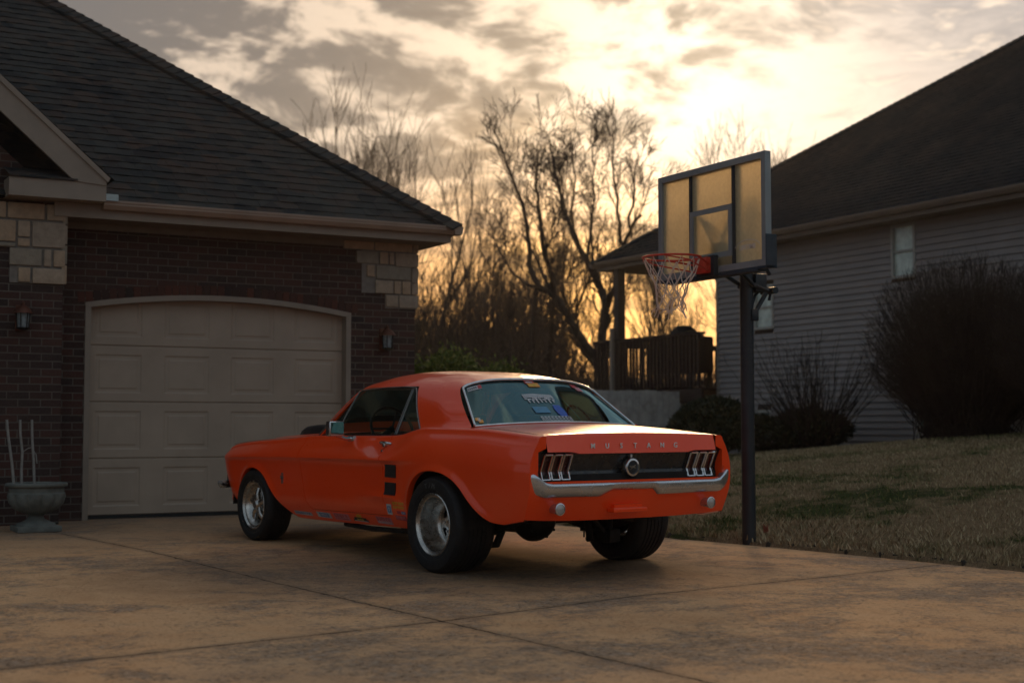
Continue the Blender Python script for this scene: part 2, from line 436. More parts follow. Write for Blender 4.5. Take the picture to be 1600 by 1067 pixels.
# stone corner blocks: (x0,x1,z0,z1) read off the photograph, set proud of the brick
def quoin(name, stones, yf, side=None, back=.0):
    mb = MB(); mo = MB()
    for x0, x1, z0, z1 in stones:
        mb.box((x0 + .006, yf - .032, z0 + .006), (x1 - .006, yf + .03, z1 - .006), bev=.008)
    o = hp(mb, name, M_stone, smooth=50)
    return o
q = [(5.80, 6.16, 2.98, 3.16), (6.16, 6.62, 2.98, 3.16), (6.62, 6.69, 2.98, 3.16),
     (5.95, 6.21, 2.80, 2.975), (6.22, 6.33, 2.80, 2.975), (6.335, 6.40, 2.80, 2.975), (6.41, 6.69, 2.78, 2.975),
     (6.07, 6.17, 2.625, 2.79), (6.18, 6.60, 2.60, 2.79), (6.605, 6.69, 2.40 + .17, 2.775),
     (6.17, 6.39, 2.41, 2.595), (6.395, 6.485, 2.41, 2.595), (6.49, 6.60, 2.41, 2.595), (6.605, 6.69, 2.41, 2.565),
     (6.30, 6.45, 2.235, 2.405), (6.455, 6.69, 2.225, 2.405)]
def zc_(z): return 2.405 + (z - 2.225) * (3.17 - 2.405) / (3.16 - 2.225)
q = [(a, b_, zc_(c), zc_(d_)) for a, b_, c, d_ in q]
o = quoin('stone_corner', q, WN)
mb = MB(); mb.box((6.02, WN - .012, 2.56), (6.675, WN + .01, 3.17)); mb.box((6.3, WN - .011, 2.40), (6.674, WN + .01, 2.56)); hp(mb, 'mortar_bed', M_mortar, o)
mb = MB()
zz = 2.41
rnd = random.Random(8)
for r in range(5):
    h = (3.17 - 2.41) / 5; y = WN - .03
    while y < WN + .55 - .12 * (4 - r):
        l = rnd.uniform(.1, .28); mb.box((WR - .02, y + .005, zz + r * h + .005), (WR + .032, y + l - .005, zz + (r + 1) * h - .005), bev=.008); y += l
hp(mb, 'side_stones', M_stone, o, smooth=50)
q2 = [(2.15, 2.27, 3.06, 3.22), (2.275, 2.62, 3.06, 3.22), (2.63, 2.815, 3.06, 3.22), (2.0, 2.14, 3.06, 3.22),
      (1.9, 2.36, 2.84, 3.05), (2.37, 2.49, 2.89, 3.05), (2.50, 2.815, 2.80, 3.05), (2.37, 2.49, 2.80, 2.885), (1.9, 2.36, 2.79, 2.835),
      (2.30, 2.60, 2.62, 2.79), (2.61, 2.69, 2.62, 2.79), (2.70, 2.815, 2.62, 2.79),
      (2.38, 2.50, 2.465, 2.61), (2.51, 2.815, 2.455, 2.61)]
o = quoin('stone_corner', q2, WGN)
mb = MB(); mb.box((1.9, WGN - .012, 2.79), (2.806, WGN + .01, 3.21)); mb.box((2.31, WGN - .011, 2.46), (2.805, WGN + .01, 2.79)); hp(mb, 'mortar_bed', M_mortar, o)
mb = MB()
for r in range(4):
    y = WGN - .03
    while y < WGN + .33:
        l = rnd.uniform(.12, .22); mb.box((WXL - .02, y + .005, 2.46 + r * .19 + .005), (WXL + .03, min(y + l, WN - .005) - .005, 2.46 + (r + 1) * .19 - .005), bev=.008); y += l
hp(mb, 'side_stones', M_stone, o, smooth=50)
# main hipped roof
EZ = 3.262; EN = WN - .45; EX = 6.965; PIT = .807
mb = MB(); upv = Vector((0, 1, PIT)).normalized(); sl = upv.y
roof_plane(mb, (-5, EN, EZ), (EX, EN, EZ), upv, 0, -sl, 46, seed=3)
upr = Vector((-1, 0, PIT)).normalized()
roof_plane(mb, (EX, EN, EZ), (EX, EN + 9.2, EZ), upr, sl, -sl, 40, seed=5)
mb.add([(-5, EN + .02, EZ - .02), (EX, EN + .02, EZ - .02), (EX - 4.6, EN + 4.6, EZ + 4.6 * PIT - .02), (-5, EN + 4.6, EZ + 4.6 * PIT - .02)], [(0, 1, 2, 3)])
roof = hp(mb, 'roof', M_shingle)
mb = MB(); hip_caps(mb, (EX + .02, EN - .02, EZ + .02), (EX - 4.6, EN + 4.6, EZ + 4.6 * PIT + .02)); hp(mb, 'hip_cap', M_shingle, roof)
# gutter, fascia, soffit
def gutter(mb, x0, x1, yb, z, axis='x'):
    pr = [(0, 0), (-.105, 0), (-.105, -.018), (-.098, -.03), (-.098, -.045), (-.07, -.085), (0, -.09)]
    if axis == 'x': mb.prism([(yb + a, z + b_) for a, b_ in pr], 'x', x0, x1)
mb = MB(); gutter(mb, 3.14, EX + .04, EN + .05, EZ + .02)
mb.prism([(EX - .06 - a, EZ + .02 + b_) for a, b_ in [(0, 0), (-.105, 0), (-.105, -.018), (-.098, -.03), (-.098, -.045), (-.07, -.085), (0, -.09)]], 'y', EN - .052, EN + 8.6)
hp(mb, 'gutter', M_gutter)
mb = MB(); mb.box((2.7, EN + .052, EZ - .15), (EX - .062, EN + .075, EZ + .005)); mb.box((EX - .085, EN + .076, EZ - .15), (EX - .064, EN + 8.6, EZ + .005))
hp(mb, 'fascia', M_trim)
mb = MB(); mb.box((2.7, EN + .078, EZ - .148), (EX - .09, WN + .1, EZ - .128)); mb.box((WR - .1, WN + .102, EZ - .148), (EX - .09, WN + 8.5, EZ - .128))
mb.box((WXL, WN - .03, EZ - .21), (WR, WN - .002, EZ - .149))
hp(mb, 'soffit', M_soffit)
# wing gable: rake boards, cornice return and roof
WY = WGN - .28; GP = .86
RX = 3.13; RZ0, RZ1 = 3.245, 3.415      # return box
mb = MB()
mb.box((2.245, WY, RZ0), (RX, WGN + .02, RZ1))
hp(mb, 'cornice_return', M_trim)
mb = MB()
pts = [(RX, RZ1 - .02), (RX, RZ1 + .045), (RX - 3.1, RZ1 + .045 + 3.1 * GP), (RX - 3.1, RZ1 - .20 + 3.1 * GP), (RX - .30, RZ1 + .002)]
mb.prism(pts, 'y', WY - .012, WY + .02)
mb.prism([(RX + .008, RZ1 + .01), (RX + .03, RZ1 + .05), (RX - 3.1, RZ1 + .075 + 3.13 * GP), (RX - 3.12, RZ1 + .045 + 3.1 * GP)], 'y', WY - .03, WY - .012)
hp(mb, 'rake_board', M_trim)
mb = MB()
mb.add([(2.235, WY - .02, RZ1 + .002), (RX - .27, WY - .02, RZ1 + .002), (RX - .3, WGN, RZ1 + .13), (2.235, WGN, RZ1 + .13), (2.235, WY - .02, RZ1 + .02), (RX - .27, WY - .02, RZ1 + .02)], [(0, 1, 5, 4), (4, 5, 2, 3)])
up2 = Vector((-1, 0, GP)).normalized()
roof_plane(mb, (RX + .06, WY - .03, RZ1 + .03), (RX + .06, WY + 3.6, RZ1 + .03), up2, 0, -.0, 30, seed=9)
hp(mb, 'gable_roof', M_shingle, roof)
mb = MB(); mb.box((RX + .01, EN - .075, EZ + .012), (RX + .14, EN + .05, EZ + .075)); hp(mb, 'gutter_end', smat('bare_metal', (.35, .4, .4), .4, .6))
# ------------------------------------------------------------------ wall lanterns
M_lanframe = smat('rusty_lantern_metal', (.10, .035, .02), .55, .4)
M_lanbody = smat('dark_lantern_metal', (.02, .018, .016), .5, .5)
M_langlass = mat('lantern_glass', (.42, .48, .50), .15, spec=.6, fn=speck((.16, .19, .20), .35, 30, 0))
def lantern(x, y, z, label):
    t = thing('wall_lantern', label, 'wall lamp', (x, y, z), 0, 'lanterns beside the garage door')
    m = MB(); m.box((-.05, -.018, -.11), (.05, 0, .13), bev=.006); m.tube([(0, -.01, .06), (0, -.06, .13), (0, -.11, .155), (0, -.125, .12)], .008, 6); m.build('wall_plate', M_lanframe, t)
    m = MB(); m.lathe([(.0, .155), (.012, .15), (.014, .12), (.05, .10), (.085, .055), (.088, .045), (.06, .045), (0, .045)], (0, -.125, 0), n=12); m.build('lantern_roof', M_lanframe, t, smooth=40)
    m = MB(); m.lathe([(.0, -.09), (.048, -.09), (.058, .045), (0, .045)], (0, -.125, 0), n=12); m.build('lantern_glass', M_langlass, t, smooth=40)
    m = MB()
    for k in range(6):
        a = k * math.pi / 3; m.tube([(.052 * math.cos(a), -.125 + .052 * math.sin(a), -.092), (.063 * math.cos(a), -.125 + .063 * math.sin(a), .046)], .0055, 5)
    m.lathe([(0, -.115), (.03, -.112), (.062, -.10), (.066, -.088), (0, -.088)], (0, -.125, 0), n=12); m.build('lantern_cage', M_lanframe if False else M_lanbody, t)
lantern(2.42, WGN, 2.12, 'small wall lantern on the brick wing above the planter urn')
lantern(6.28, WN, 2.05, 'small wall lantern on the brick pier under the lighter stone blocks')
# ------------------------------------------------------------------ ground
EDGE = [(2.2, 28.0), (6.95, 15.2), (7.15, 11.5), (7.259, 10.274), (7.506, 9.392), (7.80, 8.087), (8.014, 7.052), (8.35, 5.0), (8.8, 1.0), (9.2, -6)]
JOINTS = [[(2.4, 14.2), (2.906, 11.079), (3.111, 8.731), (3.339, 6.79), (3.60, 4.6), (3.9, 1.0)], [(-3.5, 5.75), (1.06, 6.398), (3.339, 6.79), (4.863, 7.185), (6.598, 7.438), (8.1, 7.7)]]
def seg_dist(t, x, y, a, b):
    ax, ay = a; bx, by = b; dx_, dy_ = bx - ax, by - ay; L2 = dx_ * dx_ + dy_ * dy_
    u = t.math('DIVIDE', t.math('ADD', t.math('MULTIPLY', t.math('SUBTRACT', x, ax), dx_), t.math('MULTIPLY', t.math('SUBTRACT', y, ay), dy_)), L2, clamp=False)
    u = t.math('MINIMUM', t.math('MAXIMUM', u, 0.), 1.)
    ex = t.math('SUBTRACT', x, t.math('MULTIPLY_ADD', u, dx_, ax)); ey = t.math('SUBTRACT', y, t.math('MULTIPLY_ADD', u, dy_, ay))
    return t.math('SQRT', t.math('ADD', t.math('MULTIPLY', ex, ex), t.math('MULTIPLY', ey, ey)))
def concrete_fn(t, b):
    o = objc(t); x, y, z = t.sep(o)
    wob = t.math('MULTIPLY', t.math('SUBTRACT', t.noise(o, 11, 5, .75), .5), .05)
    xs, ys = t.math('ADD', x, wob), t.math('ADD', y, wob)
    d_ = None
    for J in JOINTS:
        for a, c in zip(J, J[1:]):
            q = seg_dist(t, xs, ys, a, c); d_ = q if d_ is None else t.math('MINIMUM', d_, q)
    big = t.noise(o, .55, 5, .62, .8); mid = t.noise(o, 2.4, 6, .68, .6); fine = t.noise(o, 22, 6, .72); grit = t.noise(o, 140, 3, .7)
    # exposed, mossy and worn top layer in patches over ochre stained cement
    st = t.vmath('MULTIPLY', o, (1.0, 1.15, 1.0))
    wn = t.math('ADD', t.math('MULTIPLY', t.noise(st, .75, 8, .70, .4), .50), t.math('ADD', t.math('MULTIPLY', t.noise(o, 5.5, 7, .74, .3), .28), t.math('MULTIPLY', t.noise(o, 30, 5, .75), .22)))
    worn = t.maprange(wn, .465, .575, 0., 1., smooth=True)
    c = t.ramp(big, [(.3, (.60, .32, .155)), (.5, (.70, .385, .19)), (.7, (.52, .31, .175))])
    c = t.mix(t.maprange(mid, .35, .7, 0., .5), c, (.76, .48, .27))
    gray = t.ramp(fine, [(.3, (.07, .052, .042)), (.5, (.20, .155, .12)), (.70, (.46, .38, .32))])
    c = t.mix(t.math('MULTIPLY', worn, .72), c, gray)
    pit = t.maprange(t.noise(o, 42, 5, .8), .57, .62, 0., 1.)
    c = t.mix(t.math('MULTIPLY', pit, t.maprange(worn, 0, 1, .12, .85)), c, (.045, .034, .028))
    # darker patch under and beside the parked car
    car_patch = t.maprange(t.math('ADD', seg_dist(t, x, y, (3.6, 9.2), (5.0, 8.6)), t.math('MULTIPLY', mid, 1.0)), 1.0, 2.6, .6, 0., smooth=True)
    c = t.mix(car_patch, c, (.085, .065, .05))
    near = t.maprange(y, 10.2, 13.6, 0., .6, smooth=True)         # darker towards the garage
    c = t.mix(near, c, (.16, .12, .09))
    jm = t.math('MULTIPLY', t.maprange(d_, .003, .011, 1., 0., smooth=True), t.maprange(t.noise(o, 6, 4, .7), .35, .6, .25, 1.))
    jd = t.maprange(d_, .01, .10, .35, 0., smooth=True)
    c = t.mix(jd, c, (.17, .12, .085))
    c = t.mix(jm, c, (.03, .024, .018))
    t.set(b.inputs['Base Color'], c)
    t.set(b.inputs['Roughness'], t.maprange(fine, .3, .7, .82, .96))
    h = t.math('ADD', t.math('MULTIPLY', fine, .35), t.math('MULTIPLY', grit, .3))
    h = t.math('SUBTRACT', h, t.math('MULTIPLY', t.math('ADD', pit, worn), .25)); h = t.math('SUBTRACT', h, t.math('MULTIPLY', jm, 1.5))
    bumpn(t, b, h, 1.0, .012)
M_conc = mat('stained_concrete', rough=.9, fn=concrete_fn, spec=.12)
drive = MB()
NX = 40; ys_ = np.linspace(-6, 15.6, 46)
def edge_x(y):
    P = sorted(EDGE, key=lambda p: p[1]); return float(np.interp(y, [p[1] for p in P], [p[0] for p in P]))
vs = []; fs = []
for j, y in enumerate(ys_):
    xe = edge_x(y) + .03 * math.sin(y * 3.1) * .3
    for i in range(NX + 1):
        x = -9 + (xe + 9) * i / NX; vs.append((x, y, gz(y)))
    vs.append((xe + .02, y, gz(y) - .03))
n_ = NX + 2
for j in range(len(ys_) - 1):
    for i in range(n_ - 1): fs.append((j * n_ + i, j * n_ + i + 1, (j + 1) * n_ + i + 1, (j + 1) * n_ + i))
drive.add(vs, fs)
tag(drive.build('driveway', M_conc, smooth=60), kind='structure')
# lawn: rises from the drive to the neighbour's wall, and a sheet to the horizon
def sstep(a, b_, x):
    t = min(1, max(0, (x - a) / (b_ - a))); return t * t * (3 - 2 * t)
def lawn_z(x, y):
    e = edge_x(y); d_ = x - e
    if y > 14: e = edge_x(14); 
    d_ = x - edge_x(min(y, 14))
    # target height at the wall x=17.3 falls away with y
    zw = float(np.interp(y, [10, 15.2, 17.9, 21.3, 24, 30, 60], [1.25, 1.02, .77, .42, .22, -.15, -1.0]))
    base_ = gz(min(y, 15)) + .035
    t = min(1.25, max(0, d_ / (17.3 - edge_x(min(y, 14)))))
    if x < e and y < 16: return gz(y) - .25
    bulge = math.sin(min(1, t) * math.pi) * .06
    z = base_ + (zw - base_) * (t ** 1.05 if t > 0 else 0) + bulge
    z += .02 * math.sin(x * 1.7 + y * .9) * min(1, t * 6)
    return z
def lawn_fn(t, b):
    o = objc(t)
    p = t.noise(o, .55, 5, .62, .4); q_ = t.noise(o, 3.2, 5, .65); f = t.noise(t.vmath('MULTIPLY', o, (1, 1, .3)), 55, 4, .75)
    dry = t.ramp(f, [(.3, (.11, .075, .04)), (.55, (.25, .17, .095)), (.75, (.38, .27, .16))])
    grn = t.ramp(f, [(.3, (.018, .024, .007)), (.55, (.045, .058, .016)), (.75, (.085, .10, .03))])
    m_ = t.maprange(t.math('ADD', t.math('MULTIPLY', p, .6), t.math('MULTIPLY', q_, .4)), .50, .60, 0., 1., smooth=True)
    t.set(b.inputs['Base Color'], t.mix(m_, dry, grn)); bumpn(t, b, f, 1.0, .03)
M_lawn = mat('winter_lawn', rough=.95, fn=lawn_fn, spec=.1)
xs_ = np.concatenate([np.linspace(-68, 1, 20), np.linspace(2, 20, 110), np.linspace(22, 108, 18)]); yy = np.concatenate([np.linspace(-8, 4, 8), np.linspace(4.5, 30, 110), np.linspace(33, 116, 14)])
m = MB(); vs = []
for y in yy:
    for x in xs_:
        e = edge_x(y)
        if y < 16.2 and x < e + .35:
            # tuck the sheet under the slab
            z = lawn_z(e + .01, y) - .0 if x > e - .02 else gz(y) - .2
            if x <= e - .02 : z = gz(y) - .2
        else: z = lawn_z(x, y)
        vs.append((float(x), float(y), z))
# keep one column exactly on the slab edge
nx = len(xs_)
fs = [(j * nx + i, j * nx + i + 1, (j + 1) * nx + i + 1, (j + 1) * nx + i) for j in range(len(yy) - 1) for i in range(nx - 1)]
# snap nearest column to the edge
vs = [list(v) for v in vs]
for j, y in enumerate(yy):
    if y > 16: continue
    e = edge_x(y); i = int(np.searchsorted(xs_, e)); vs[j * nx + i][0] = e + .012; vs[j * nx + i][2] = gz(y) + .022
m.add(vs, fs); tag(m.build('lawn', M_lawn, smooth=80), kind='structure')
# wooded rise far behind
rg = np.random.default_rng(5); m = MB(); nxh, nyh = 60, 8; vs = []
for j in range(nyh + 1):
    for i in range(nxh + 1):
        x = -20 + 125 * i / nxh; y = 72 + 42 * j / nyh; vs.append((x, y, -2 + 7.2 * math.sin(math.pi * min(1, j / nyh * .62 + .02)) * (.85 + .15 * math.sin(x * .11)) + float(rg.uniform(-.35, .35)) * (j > 0)))
m.add(vs, [(j * (nxh + 1) + i, j * (nxh + 1) + i + 1, (j + 1) * (nxh + 1) + i + 1, (j + 1) * (nxh + 1) + i) for j in range(nyh) for i in range(nxh)])
tag(m.build('hill', smat('leaf_litter', (.055, .038, .025), .95, scale=1.5), smooth=70), kind='structure')
# blades
def blades(name, n, region, hmin, hmax, matl, seed, wdt=.006, rim=0):
    rg = np.random.default_rng(seed); P = []
    x0, x1, y0, y1 = region
    X = rg.uniform(x0, x1, n); Y = rg.uniform(y0, y1, n)
    ex = np.interp(Y, [p[1] for p in sorted(EDGE, key=lambda p: p[1])], [p[0] for p in sorted(EDGE, key=lambda p: p[1])])
    k = X > ex + .0; X, Y, ex = X[k], Y[k], ex[k]
    Z = np.array([lawn_z(a, b_) for a, b_ in zip(X, Y)]) - .01
    n = len(X); h = rg.uniform(hmin, hmax, n); a = rg.uniform(0, 2 * np.pi, n); ln = rg.uniform(.1, .9, n) * h; b_ = rg.uniform(0, 2 * np.pi, n)
    w_ = wdt * rg.uniform(.6, 1.4, n) * (1 + np.maximum(0, Y - 10) * .05)
    v = np.empty((n, 4, 3))
    v[:, 0] = np.stack([X - np.cos(a) * w_, Y - np.sin(a) * w_, Z], 1); v[:, 1] = np.stack([X + np.cos(a) * w_, Y + np.sin(a) * w_, Z], 1)
    v[:, 2] = np.stack([X + np.cos(b_) * ln * .4 + np.cos(a) * w_ * .7, Y + np.sin(b_) * ln * .4 + np.sin(a) * w_ * .7, Z + h * .6], 1)
    v[:, 3] = np.stack([X + np.cos(b_) * ln, Y + np.sin(b_) * ln, Z + h], 1)
    f = np.arange(n)[:, None] * 4 + np.array([[0, 1, 2, 3]])
    return fast_mesh(name, v.reshape(-1, 3), f, matl)
def fast_mesh(name, v, f, matl, parent=None, smooth=False):
    me = bpy.data.meshes.new(name); nf, k = f.shape
    me.vertices.add(len(v)); me.vertices.foreach_set('co', np.asarray(v, np.float32).ravel())
    me.loops.add(nf * k); me.loops.foreach_set('vertex_index', f.astype(np.int32).ravel())
    me.polygons.add(nf); me.polygons.foreach_set('loop_start', np.arange(0, nf * k, k, dtype=np.int32))
    try: me.polygons.foreach_set('loop_total', np.full(nf, k, np.int32))
    except Exception: pass
    if smooth: me.polygons.foreach_set('use_smooth', np.ones(nf, bool))
    me.update(calc_edges=True); me.validate()
    me.materials.append(matl); o = bpy.data.objects.new(name, me); COL.objects.link(o)
    if parent: o.parent = parent
    return o
def blade_fn(t, b):
    o = objc(t)
    p = t.noise(o, .55, 5, .62, .4); q_ = t.noise(o, 3.2, 5, .65)
    m_ = t.maprange(t.math('ADD', t.math('MULTIPLY', p, .6), t.math('MULTIPLY', q_, .4)), .48, .60, 0., 1., smooth=True)
    r = t.node('ShaderNodeNewGeometry').outputs['Random Per Island']
    dry = t.ramp(r, [(0, (.18, .125, .068)), (.5, (.33, .25, .14)), (1, (.48, .38, .23))])
    grn = t.ramp(r, [(0, (.04, .058, .014)), (.6, (.085, .115, .03)), (1, (.26, .20, .09))])
    t.set(b.inputs['Base Color'], t.mix(m_, dry, grn))
M_blade = mat('grass_blade', rough=.8, fn=blade_fn, spec=.15)
tag(blades('grass', 150000, (6.9, 17.2, 5.5, 25), .02, .055, M_blade, 2), 'short half dormant lawn grass, tan with green patches', 'grass', kind='stuff')
tag(blades('edge_grass', 9000, (7.0, 8.6, 4.5, 13.5), .02, .07, M_blade, 3, rim=.09), 'rough longer grass along the driveway edge', 'grass', kind='stuff')
# dark soil rim where the turf meets the slab
m = MB(); rnd = random.Random(3)
y = 4.5
while y < 13.5:
    x = edge_x(y) + .03; r_ = rnd.uniform(.008, .028)
    m.lathe([(0, -.03), (r_, -.02), (r_ * .8, .012), (0, rnd.uniform(.012, .03))], (x + rnd.uniform(-.02, .06), y, gz(y) + .02), n=6); y += rnd.uniform(.03, .16)
tag(m.build('soil_edge', smat('dark_soil', (.035, .026, .018), .95), smooth=60), 'crumbled dark soil and thatch along the driveway edge', 'soil', kind='stuff')
# fallen leaves on the grass
M_leaf = smat('dead_leaf', (.16, .035, .015), .8)
for k, (x, y, lb) in enumerate([(7.75, 9.55, 'single red-brown dead leaf curled in the grass right of the hoop pole')]):
    m = MB(); z = lawn_z(x, y) + .05
    m.add([(x - .03, y, z - .04), (x + .03, y, z - .02), (x + .025, y + .01, z + .04), (x - .005, y - .01, z + .015), (x - .03, y, z + .045)], [(0, 1, 3), (1, 2, 3), (0, 3, 4)])
    tag(m.build('dead_leaf', M_leaf), lb, 'leaf')
# ------------------------------------------------------------------ neighbour's house with lap siding
HX = 17.336; EXR = 16.83; EZR = 4.70; HC = 22.80; EC = 26.67     # wall plane, eave line, wall end, eave corner
M_siding = smat('mauve_siding', (.26, .23, .22), .6, var=.08, scale=1.5, bstr=.1)
M_trim2 = smat('tan_house_trim', (.24, .20, .165), .55, var=.1, scale=2)
M_white = smat('window_vinyl', (.38, .36, .32), .5, var=.08)
M_fascia2 = smat('brown_fascia', (.17, .13, .10), .5, var=.1, scale=2)
OH = (HX, 18.0, 0.0); nb = thing('neighbour_house', 'mauve lap-sided house with dark hipped roof beyond the lawn', 'house', OH)
def np_(mb, name, m_, parent=None, **k):
    o = mb.build(name, m_, None, **k)
    if parent is None: o.parent = nb; sub(o, OH)
    else: o.parent = parent
    return o
WINS = [(17.37, 17.93, 3.60, 4.52), (21.05, 21.62, 2.95, 3.80), (16.4, 17.40, .55, 1.42), (21.15, 21.55, .75, 1.42)]
def in_win(y, z, pad=0.): return any(a - pad < y < b_ + pad and c - pad < z < d_ + pad for a, b_, c, d_ in WINS)
mb = MB(); exp_ = .112; z = -.6; row = 0
while z < 4.62:
    cuts = [6.0, HC]
    for a, b_, c, d_ in WINS:
        if c - exp_ < z < d_: cuts += [a, b_]
    cuts = sorted(cuts)
    for i in range(0, len(cuts) - 1):
        a, b_ = cuts[i], cuts[i + 1]
        if any(w0 - .001 <= a and b_ <= w1 + .001 and c - exp_ < z < d_ for w0, w1, c, d_ in WINS): continue
        vs = [(HX - .030, a, z), (HX - .030, b_, z), (HX - .002, b_, z + exp_), (HX - .002, a, z + exp_), (HX, a, z), (HX, b_, z)]
        mb.add(vs, [(0, 3, 2, 1), (4, 0, 1, 5)])
    # return wall round the far corner
    mb.add([(HX, HC + .014, z), (HX + 9, HC + .014, z), (HX + 9, HC, z + exp_), (HX, HC, z + exp_)], [(0, 3, 2, 1)])
    z += exp_; row += 1
mb.box((HX + .002, 6, -.6), (HX + .15, HC - .01, .5)); 
wl = np_(mb, 'wall', M_siding)
mb = MB(); mb.box((HX - .024, HC - .06, -.6), (HX + .06, HC + .03, 4.62)); np_(mb, 'corner_board', M_trim2)
M_pane = mat('window_glass', (.10, .14, .14), .06, spec=.9, fn=lambda t, b: t.set(b.inputs['Base Color'], t.ramp(t.noise(objc(t), 1.2, 3), [(.3, (.05, .075, .075)), (.7, (.13, .17, .16))])))
M_blind = smat('window_blind', (.40, .44, .40), .6, var=.1)
for i, (a, b_, c, d_) in enumerate(WINS):
    mb = MB(); fw2 = .05; x0, x1 = HX - .035, HX + .06
    mb.box((x0, a, c), (x1, a + fw2, d_)); mb.box((x0, b_ - fw2, c), (x1, b_, d_)); mb.box((x0, a + fw2, d_ - fw2), (x1, b_ - fw2, d_)); mb.box((x0 - .01, a + fw2, c), (x1, b_ - fw2, c + fw2))
    mid = (c + d_) / 2; mb.box((x0 + .015, a + fw2, mid - .02), (x1, b_ - fw2, mid + .02))
    wf = np_(mb, 'window', M_white)
    m2 = MB(); m2.box((HX + .015, a + fw2, c + fw2), (HX + .02, b_ - fw2, d_ - fw2)); m2.build('pane', M_pane if i > 1 else mat('pane_with_blind_%d' % i if False else 'blind_glass', (.45, .5, .44), .12, spec=.8, fn=speck((.55, .63, .56), .35, 5, 0)), wf)
# roof
PR = .684
mb = MB(); upn = Vector((1, 0, PR)).normalized(); s_ = upn.x
roof_plane(mb, (EXR, EC, EZR), (EXR, 2.0, EZR), upn, s_, 0, 64, exp=.15, seed=11, lift=.012)
upb = Vector((0, -1, PR)).normalized()
roof_plane(mb, (EXR, EC, EZR), (EXR + 18, EC, EZR), upb, s_, -s_, 60, exp=.15, seed=12, lift=.012)
mb.add([(EXR + .02, 2, EZR - .03), (EXR + .02, EC - .02, EZR - .03), (EXR + 8, EC - 8, EZR + 8 * PR - .03), (EXR + 8, 2, EZR + 8 * PR - .03)], [(0, 1, 2, 3)])
rf = np_(mb, 'roof', M_shingle2)
mb = MB(); hip_caps(mb, (EXR - .02, EC + .02, EZR + .02), (EXR + 8, EC - 8, EZR + 8 * PR + .02)); np_(mb, 'hip_cap', M_shingle2, rf)
mb = MB()
gp = [(0, 0), (-.12, 0), (-.12, -.02), (-.11, -.05), (-.08, -.10), (0, -.105)]
mb.prism([(EXR + .06 + a, EZR + .01 + b_) for a, b_ in gp], 'y', 2, EC + .05)
mb.prism([(EC - .05 - a, EZR + .01 + b_) for a, b_ in gp], 'x', EXR - .05, EXR + 15)
np_(mb, 'gutter', M_fascia2)
mb = MB(); mb.box((EXR + .062, 2, EZR - .17), (EXR + .085, EC - .062, EZR)); mb.box((EXR + .062, EC - .085, EZR - .17), (EXR + 15, EC - .062, EZR)); np_(mb, 'fascia', M_fascia2)
mb = MB(); mb.box((EXR + .087, 2, EZR - .168), (EXR + 14, EC - .09, EZR - .15)); np_(mb, 'soffit', M_soffit)
# covered deck at the far end
M_deck = smat('brown_deck_wood', (.035, .018, .013), .75, var=.3, scale=6)
M_postd = smat('dark_porch_post', (.06, .045, .035), .7)
PX = 16.98
dk = MB(); FZ = 1.86
dk.box((PX - .02, HC + .05, FZ - .03), (PX + 5, EC + .25, FZ)); dk.box((PX - .03, HC + .05, FZ - .28), (PX + .02, EC + .25, FZ - .031)); dk.box((PX + .021, EC + .2, FZ - .28), (PX + 5, EC + .25, FZ - .031))
deck = np_(dk, 'deck_floor', M_deck)
mb = MB(); RT = FZ + 1.13
mb.box((PX - .05, HC + .05, RT - .04), (PX + .09, EC + .2, RT)); mb.box((PX, HC + .05, RT - .13), (PX + .04, EC + .2, RT - .041)); mb.box((PX, HC + .05, FZ + .07), (PX + .04, EC + .2, FZ + .15))
mb.box((PX, EC + .12, RT - .13), (PX + 5, EC + .16, RT)); mb.box((PX, EC + .12, FZ + .07), (PX + 5, EC + .16, FZ + .15))
np_(mb, 'deck_rail', M_deck)
k = 0; y = HC + .12
pick = MB()
while y < EC + .1:
    if not (25.95 < y < 26.12): pick.box((PX - .042, y, FZ + .04), (PX - .002, y + .05, RT - .05))
    y += .128
x = PX + .15
while x < PX + 5: pick.box((x, EC + .162, FZ + .04), (x + .05, EC + .20, RT - .05)); x += .16
np_(pick, 'balusters', M_deck)
mb = MB(); mb.box((PX - .02, 25.84, FZ), (PX + .16, 26.02, EZR - .15)); np_(mb, 'porch_post', M_postd)
mb = MB(); mb.box((PX + 4, EC - .6, FZ), (PX + 4.18, EC - .42, EZR - .15)); np_(mb, 'porch_post', M_postd)
mb = MB(); mb.box((PX - .10, 25.98, -.3), (PX - .035, 26.07, RT + .25)); mb.box((PX - .05, EC + .05, -.3), (PX + .1, EC + .2, FZ - .28)); np_(mb, 'downspout', M_trim2)
# grill and covered furniture on the deck
gl = thing('covered_grill', 'dark covered grill standing on the deck behind the rail', 'grill', (PX + .75, 24.6, FZ))
m = MB(); m.box((-.3, -.75, .35), (.3, .75, 1.12), bev=.05); m.lathe([(.0, .26), (.16, .24), (.26, .15), (.29, .0), (.2, -.02)], (0, -.1, 1.12), n=20)
m.build('cover', smat('black_cover', (.012, .013, .015), .8, var=.3), gl, smooth=40)
m = MB()
for a in (-.25, .22):
    for b_ in (-.65, .62): m = MB(); m.box((a, b_, 0), (a + .05, b_ + .05, .36)); m.build('leg', M_rubber, gl)
